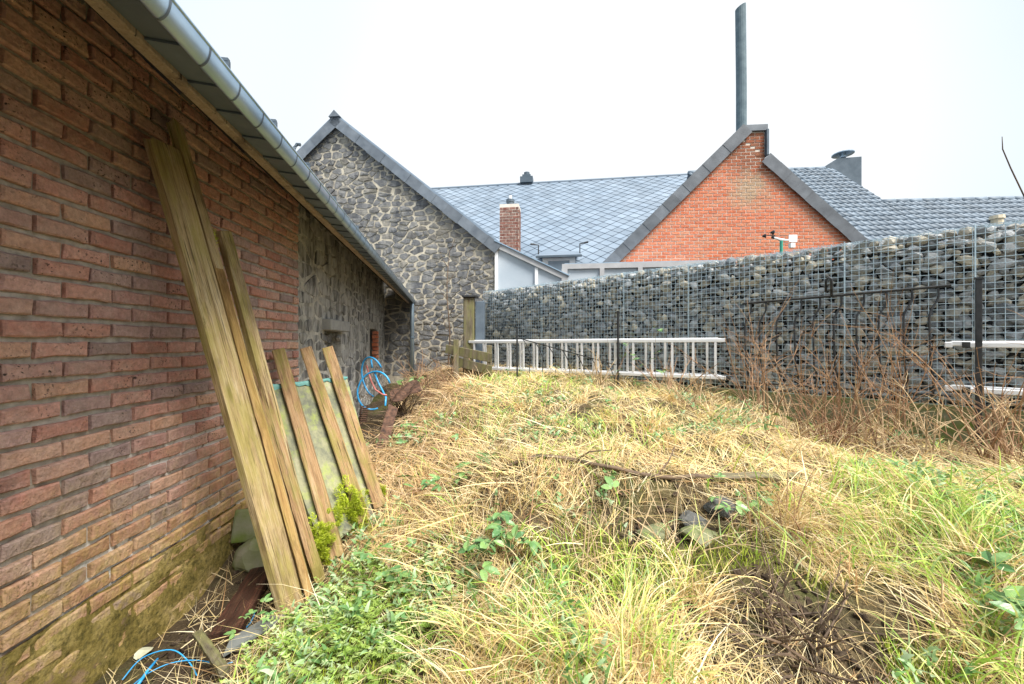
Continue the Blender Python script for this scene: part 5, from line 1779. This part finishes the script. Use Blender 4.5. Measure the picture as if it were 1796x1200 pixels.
def bramble(label, x, y, nc, L, leaves, size, seed, mat='stem', rise=(.5, 1.2), droop=(.8, 1.8), group='bramble plants in the straw'):
    q = random.Random(seed); z0 = Hs(x, y) - .02
    t_ = thing('bramble', label, 'bramble', (x, y, z0), group)
    spots = []
    for c in range(nc):
        mb = MB()
        pts = cane(mb, (x + q.uniform(-.04, .04), y + q.uniform(-.04, .04), z0), q.uniform(0, 6.28), L * q.uniform(.6, 1.1), q.uniform(*rise), q.uniform(*droop), .0038, q=q)
        mb.build('cane', MAT[mat], t_)
        spots += [(pts[i], c) for i in range(2, len(pts))]
    q.shuffle(spots)
    for (p, c) in (spots * 3)[:leaves]:
        s = size * q.uniform(.75, 1.35)
        o_ = Vector((q.uniform(-.04, .04), q.uniform(-.05, .02), q.uniform(.03, .11)))
        mw = Matrix.Translation(p + o_) @ Matrix.Rotation(q.uniform(0, 6.28), 4, 'Z') @ Matrix.Rotation(q.uniform(-.2, .8), 4, 'X') @ Matrix.Rotation(q.uniform(-.5, .5), 4, 'Y') @ Matrix.Diagonal((s, s, s, 1))
        mobj('leaf', q.choice(lv), None, t_, mw)


for (lb, x, y, nc, L, lf_, sz, sd_) in (
        ('bramble with broad dark green leaves in the centre foreground straw', -.06, 1.95, 5, .26, 22, .062, 1),
        ('bramble sprig with green leaves on the slope right of the rightmost stud', -.42, 2.70, 3, .40, 14, .066, 2),
        ('small bramble beside the short black hollow left of the ledge', -.26, 2.95, 2, .3, 7, .055, 3),
        ('pale leafed bramble above the dark stones at the centre ledge', .68, 2.42, 2, .2, 5, .058, 4),
        ('bramble with drooping leaves hanging beside the mossy studs', -.78, 2.22, 2, .32, 6, .05, 5),
        ('green bramble at bottom left of the straw bank', -.55, 2.0, 2, .22, 6, .06, 6),
        ('bramble leaves on the right under the ledge near the bank edge', 1.22, 2.18, 3, .25, 9, .045, 7),
        ('bramble climbing the gabion mesh behind the ladder end', 1.75, 4.75, 3, .9, 14, .055, 8),
        ('bramble climbing the gabion mesh right of the middle post', 1.35, 5.35, 3, .9, 10, .05, 9),
        ('bramble leaves at the foot of the black railing', 2.35, 3.75, 3, .4, 9, .055, 10),
        ('bramble with yellowish leaves by the square black post', 3.0, 3.2, 3, .7, 9, .055, 11),
        ('bramble at the foot of the scrap heap in the corner', -1.05, 4.1, 3, .4, 8, .06, 12),
        ('broad leafed plant at the lower right edge', 1.78, 1.42, 2, .25, 6, .08, 13),
        ('small bramble on the mound crest in front of the long ladder', .45, 4.7, 2, .3, 6, .05, 14),
        ('small leafy weed beside the charred plank', -1.22, 2.0, 3, .12, 8, .035, 15),
        ('low bramble on the upper straw tier in the middle distance', .95, 3.4, 2, .25, 7, .045, 16),
        ('low bramble on the upper straw tier near the right stems', 1.9, 3.0, 2, .25, 7, .045, 17),
        ('fern-like plant at the foot of the downpipe', -1.75, 7.4, 5, .5, 16, .09, 18)):
    climb = 'climbing' in lb
    bramble(lb, x, y, nc, L, lf_, sz, sd_, rise=(1.1, 1.5) if climb else (.4, 1.1), droop=(.0, .5) if climb else (.8, 1.8))


def dead_shrub(label, x, y, n, hgt, spread, seed, mat='stem', r=.006, twigs=3, group='bare dead shrubs'):
    q = random.Random(seed); z0 = Hs(x, y) - .03
    t_ = thing('dead_shrub', label, 'dead shrub', (x, y, z0), group)
    for c in range(n):
        mb = MB(); a = q.uniform(0, 6.28); th = q.uniform(1.57 - spread, 1.55)
        L = hgt * q.uniform(.55, 1.1)
        pts = cane(mb, (x + q.uniform(-.1, .1), y + q.uniform(-.1, .1), z0), a, L, th, q.uniform(.0, .7), r * q.uniform(.6, 1.1), 8, q)
        so_ = mb.build('stem', MAT[mat], t_)
        for k in range(twigs):
            tm = MB(); i = q.randrange(2, 7)
            cane(tm, pts[i], a + q.uniform(-1.6, 1.6), L * q.uniform(.15, .4), q.uniform(.1, 1.3), q.uniform(-.4, .8), r * .38, 6, q)
            tm.build('twig', MAT[mat], so_)


for args in (
        ('tall brown dead shrub in front of the middle of the iron railing', 2.28, 3.55, 9, 1.05, .55, 1, 'stem', .0075, 7),
        ('pale dry weed stalks before the left end of the iron railing', 1.95, 4.15, 10, .60, .8, 2, 'pale_stem', .008, 3),
        ('dense brown dead shrub before the right end of the iron railing', 2.72, 3.35, 16, .95, .75, 3, 'stem', .008, 5),
        ('thick pale dead shrub at the right edge below the second ladder', 3.15, 2.95, 15, .9, .9, 4, 'pale_stem', .008, 6),
        ('dark dead shrub at the far right edge over the hollow', 3.3, 2.6, 10, .7, .9, 5, 'stem', .009, 4),
        ('low tangled dead stalks in front of the railing middle', 2.35, 3.3, 14, .6, 1.1, 6, 'pale_stem', .008, 3),
        ('brown dead stalks below the right end of the long ladder', 1.7, 4.35, 12, .6, .7, 7, 'stem', .008, 3),
        ('pale dead stalks below the middle of the long ladder', 1.05, 4.95, 12, .6, .8, 8, 'pale_stem', .008, 3),
        ('dark twiggy shrub on the scrap heap beside the hose', -1.55, 5.7, 30, .8, 1.2, 9, 'dark_stem', .009, 4),
        ('brown twiggy heap at the foot of the stone gable', -1.35, 6.5, 34, .7, 1.3, 10, 'stem', .009, 3),
        ('bare twigs in front of the gate post', -.95, 6.3, 16, .8, .9, 11, 'stem', .008, 4),
        ('tangle of dead canes over the dark hollow in the centre', .85, 2.05, 12, .55, 1.1, 12, 'pale_stem', .0042, 2),
        ('brown dead stalks standing at the right of the centre hollow', 1.33, 2.02, 6, .42, .45, 13, 'stem', .005, 1),
        ('dead canes crossing the mossy centre foreground', .4, 1.8, 11, .55, 1.1, 14, 'pale_stem', .0038, 2),
        ('dark rooty tangle on bare earth at bottom right', 1.02, 1.45, 26, .42, 1.3, 15, 'dark_stem', .006, 4),
        ('slender dead stalk leaning on the left part of the straw slope', .1, 3.4, 2, .5, .5, 16, 'stem', .004, 1),
        ('brown canes over the foreground straw left of centre', .0, 2.15, 5, .5, .8, 17, 'stem', .0042, 1),
        ('arching pale canes over the hollow between railing and black post', 2.95, 3.2, 16, .75, 1.2, 21, 'pale_stem', .0075, 3),
        ('knee high brown brush in front of the railing right half', 2.55, 3.2, 16, .7, 1.0, 22, 'stem', .0065, 4),
        ('tall thin brown stems rising before the right railing bars', 2.62, 3.5, 10, 1.25, .4, 23, 'stem', .006, 4),
        ('tall thin stems between the railing and the square black post', 3.05, 3.35, 8, 1.2, .45, 24, 'stem', .006, 4),
        ('low pale brush left of the railing foot', 1.75, 3.95, 12, .45, 1.1, 25, 'pale_stem', .006, 3),
        ('low brown brush where the long ladder ends', 2.1, 4.3, 12, .5, 1.0, 26, 'stem', .006, 3),
        ('tall brown brush hiding the wall foot left of the black post', 2.95, 3.55, 14, 1.15, .55, 31, 'stem', .0065, 5),
        ('tangled brown canes before the second ladder at the right edge', 3.45, 2.85, 16, .95, .7, 32, 'stem', .007, 5),
        ('slender reddish stems climbing the mesh above the railing', 2.45, 4.0, 9, 1.45, .3, 33, 'stem', .0055, 5),
        ('pale brush spilling over the hollow at the far right', 3.35, 2.5, 16, .7, 1.1, 34, 'pale_stem', .007, 4),
        ('twiggy brown growth against the stone gable foot', -1.7, 7.3, 20, .8, .9, 35, 'stem', .009, 4),
        ('brown scrub spilling over the left end of the long ladder', -.75, 6.6, 18, .6, 1.1, 36, 'stem', .008, 3),
        ('tallest brown stems reaching high up the mesh beside the black post', 3.2, 3.3, 10, 1.7, .35, 41, 'stem', .0062, 6),
        ('tall reddish stems climbing the mesh at the right edge', 3.6, 2.95, 10, 1.6, .4, 42, 'stem', .0062, 6),
        ('pale stalks at the bottom right corner', 1.55, 1.35, 6, .4, 1.0, 18, 'pale_stem', .005, 1)):
    dead_shrub(*args)

# slender bare sapling by the gable, tall cane at the right edge
sp = at(786, 640, 7.2)
spl = thing('sapling', 'slender bare sapling standing before the stone gable', 'sapling', tuple(sp))
mb = MB(); tp_ = at(787, 440, 7.2); pts = [sp.lerp(tp_, f) + Vector((.03 * math.sin(f * 7), 0, 0)) for f in np.linspace(0, 1, 8)]
mb.tube(pts, [.017 - .012 * f for f in np.linspace(0, 1, 8)], 6); mb.build('trunk', MAT['dark_stem'], spl)
q = random.Random(4)
for i in range(2, 8):
    mb = MB(); cane(mb, pts[i], q.uniform(-.6, .6) + (0 if i % 2 else 3.14), .6 - .03 * i, .9, -.3, .007, 6, q); mb.build('branch', MAT['dark_stem'], spl)
cn = thing('tall_cane', 'single bluish cane reaching above the gabion wall at right edge', 'cane', (2.75, 1.9, .5))
mb = MB(); mb.tube([(2.75, 1.9, .5), (2.9, 2.1, 1.2), (2.95, 2.2, 1.8), at(1796, 345, 2.25), at(1772, 295, 2.25), at(1758, 262, 2.25), at(1757, 240, 2.25)], [.0042, .004, .0038, .0034, .003, .0026, .0016], 6)
mb.build('cane', MAT['dark_stem'], cn)
print('tris', sum(len(o.data.polygons) * 2 for o in bpy.data.objects if o.type == 'MESH'), 'objects', len(bpy.data.objects))
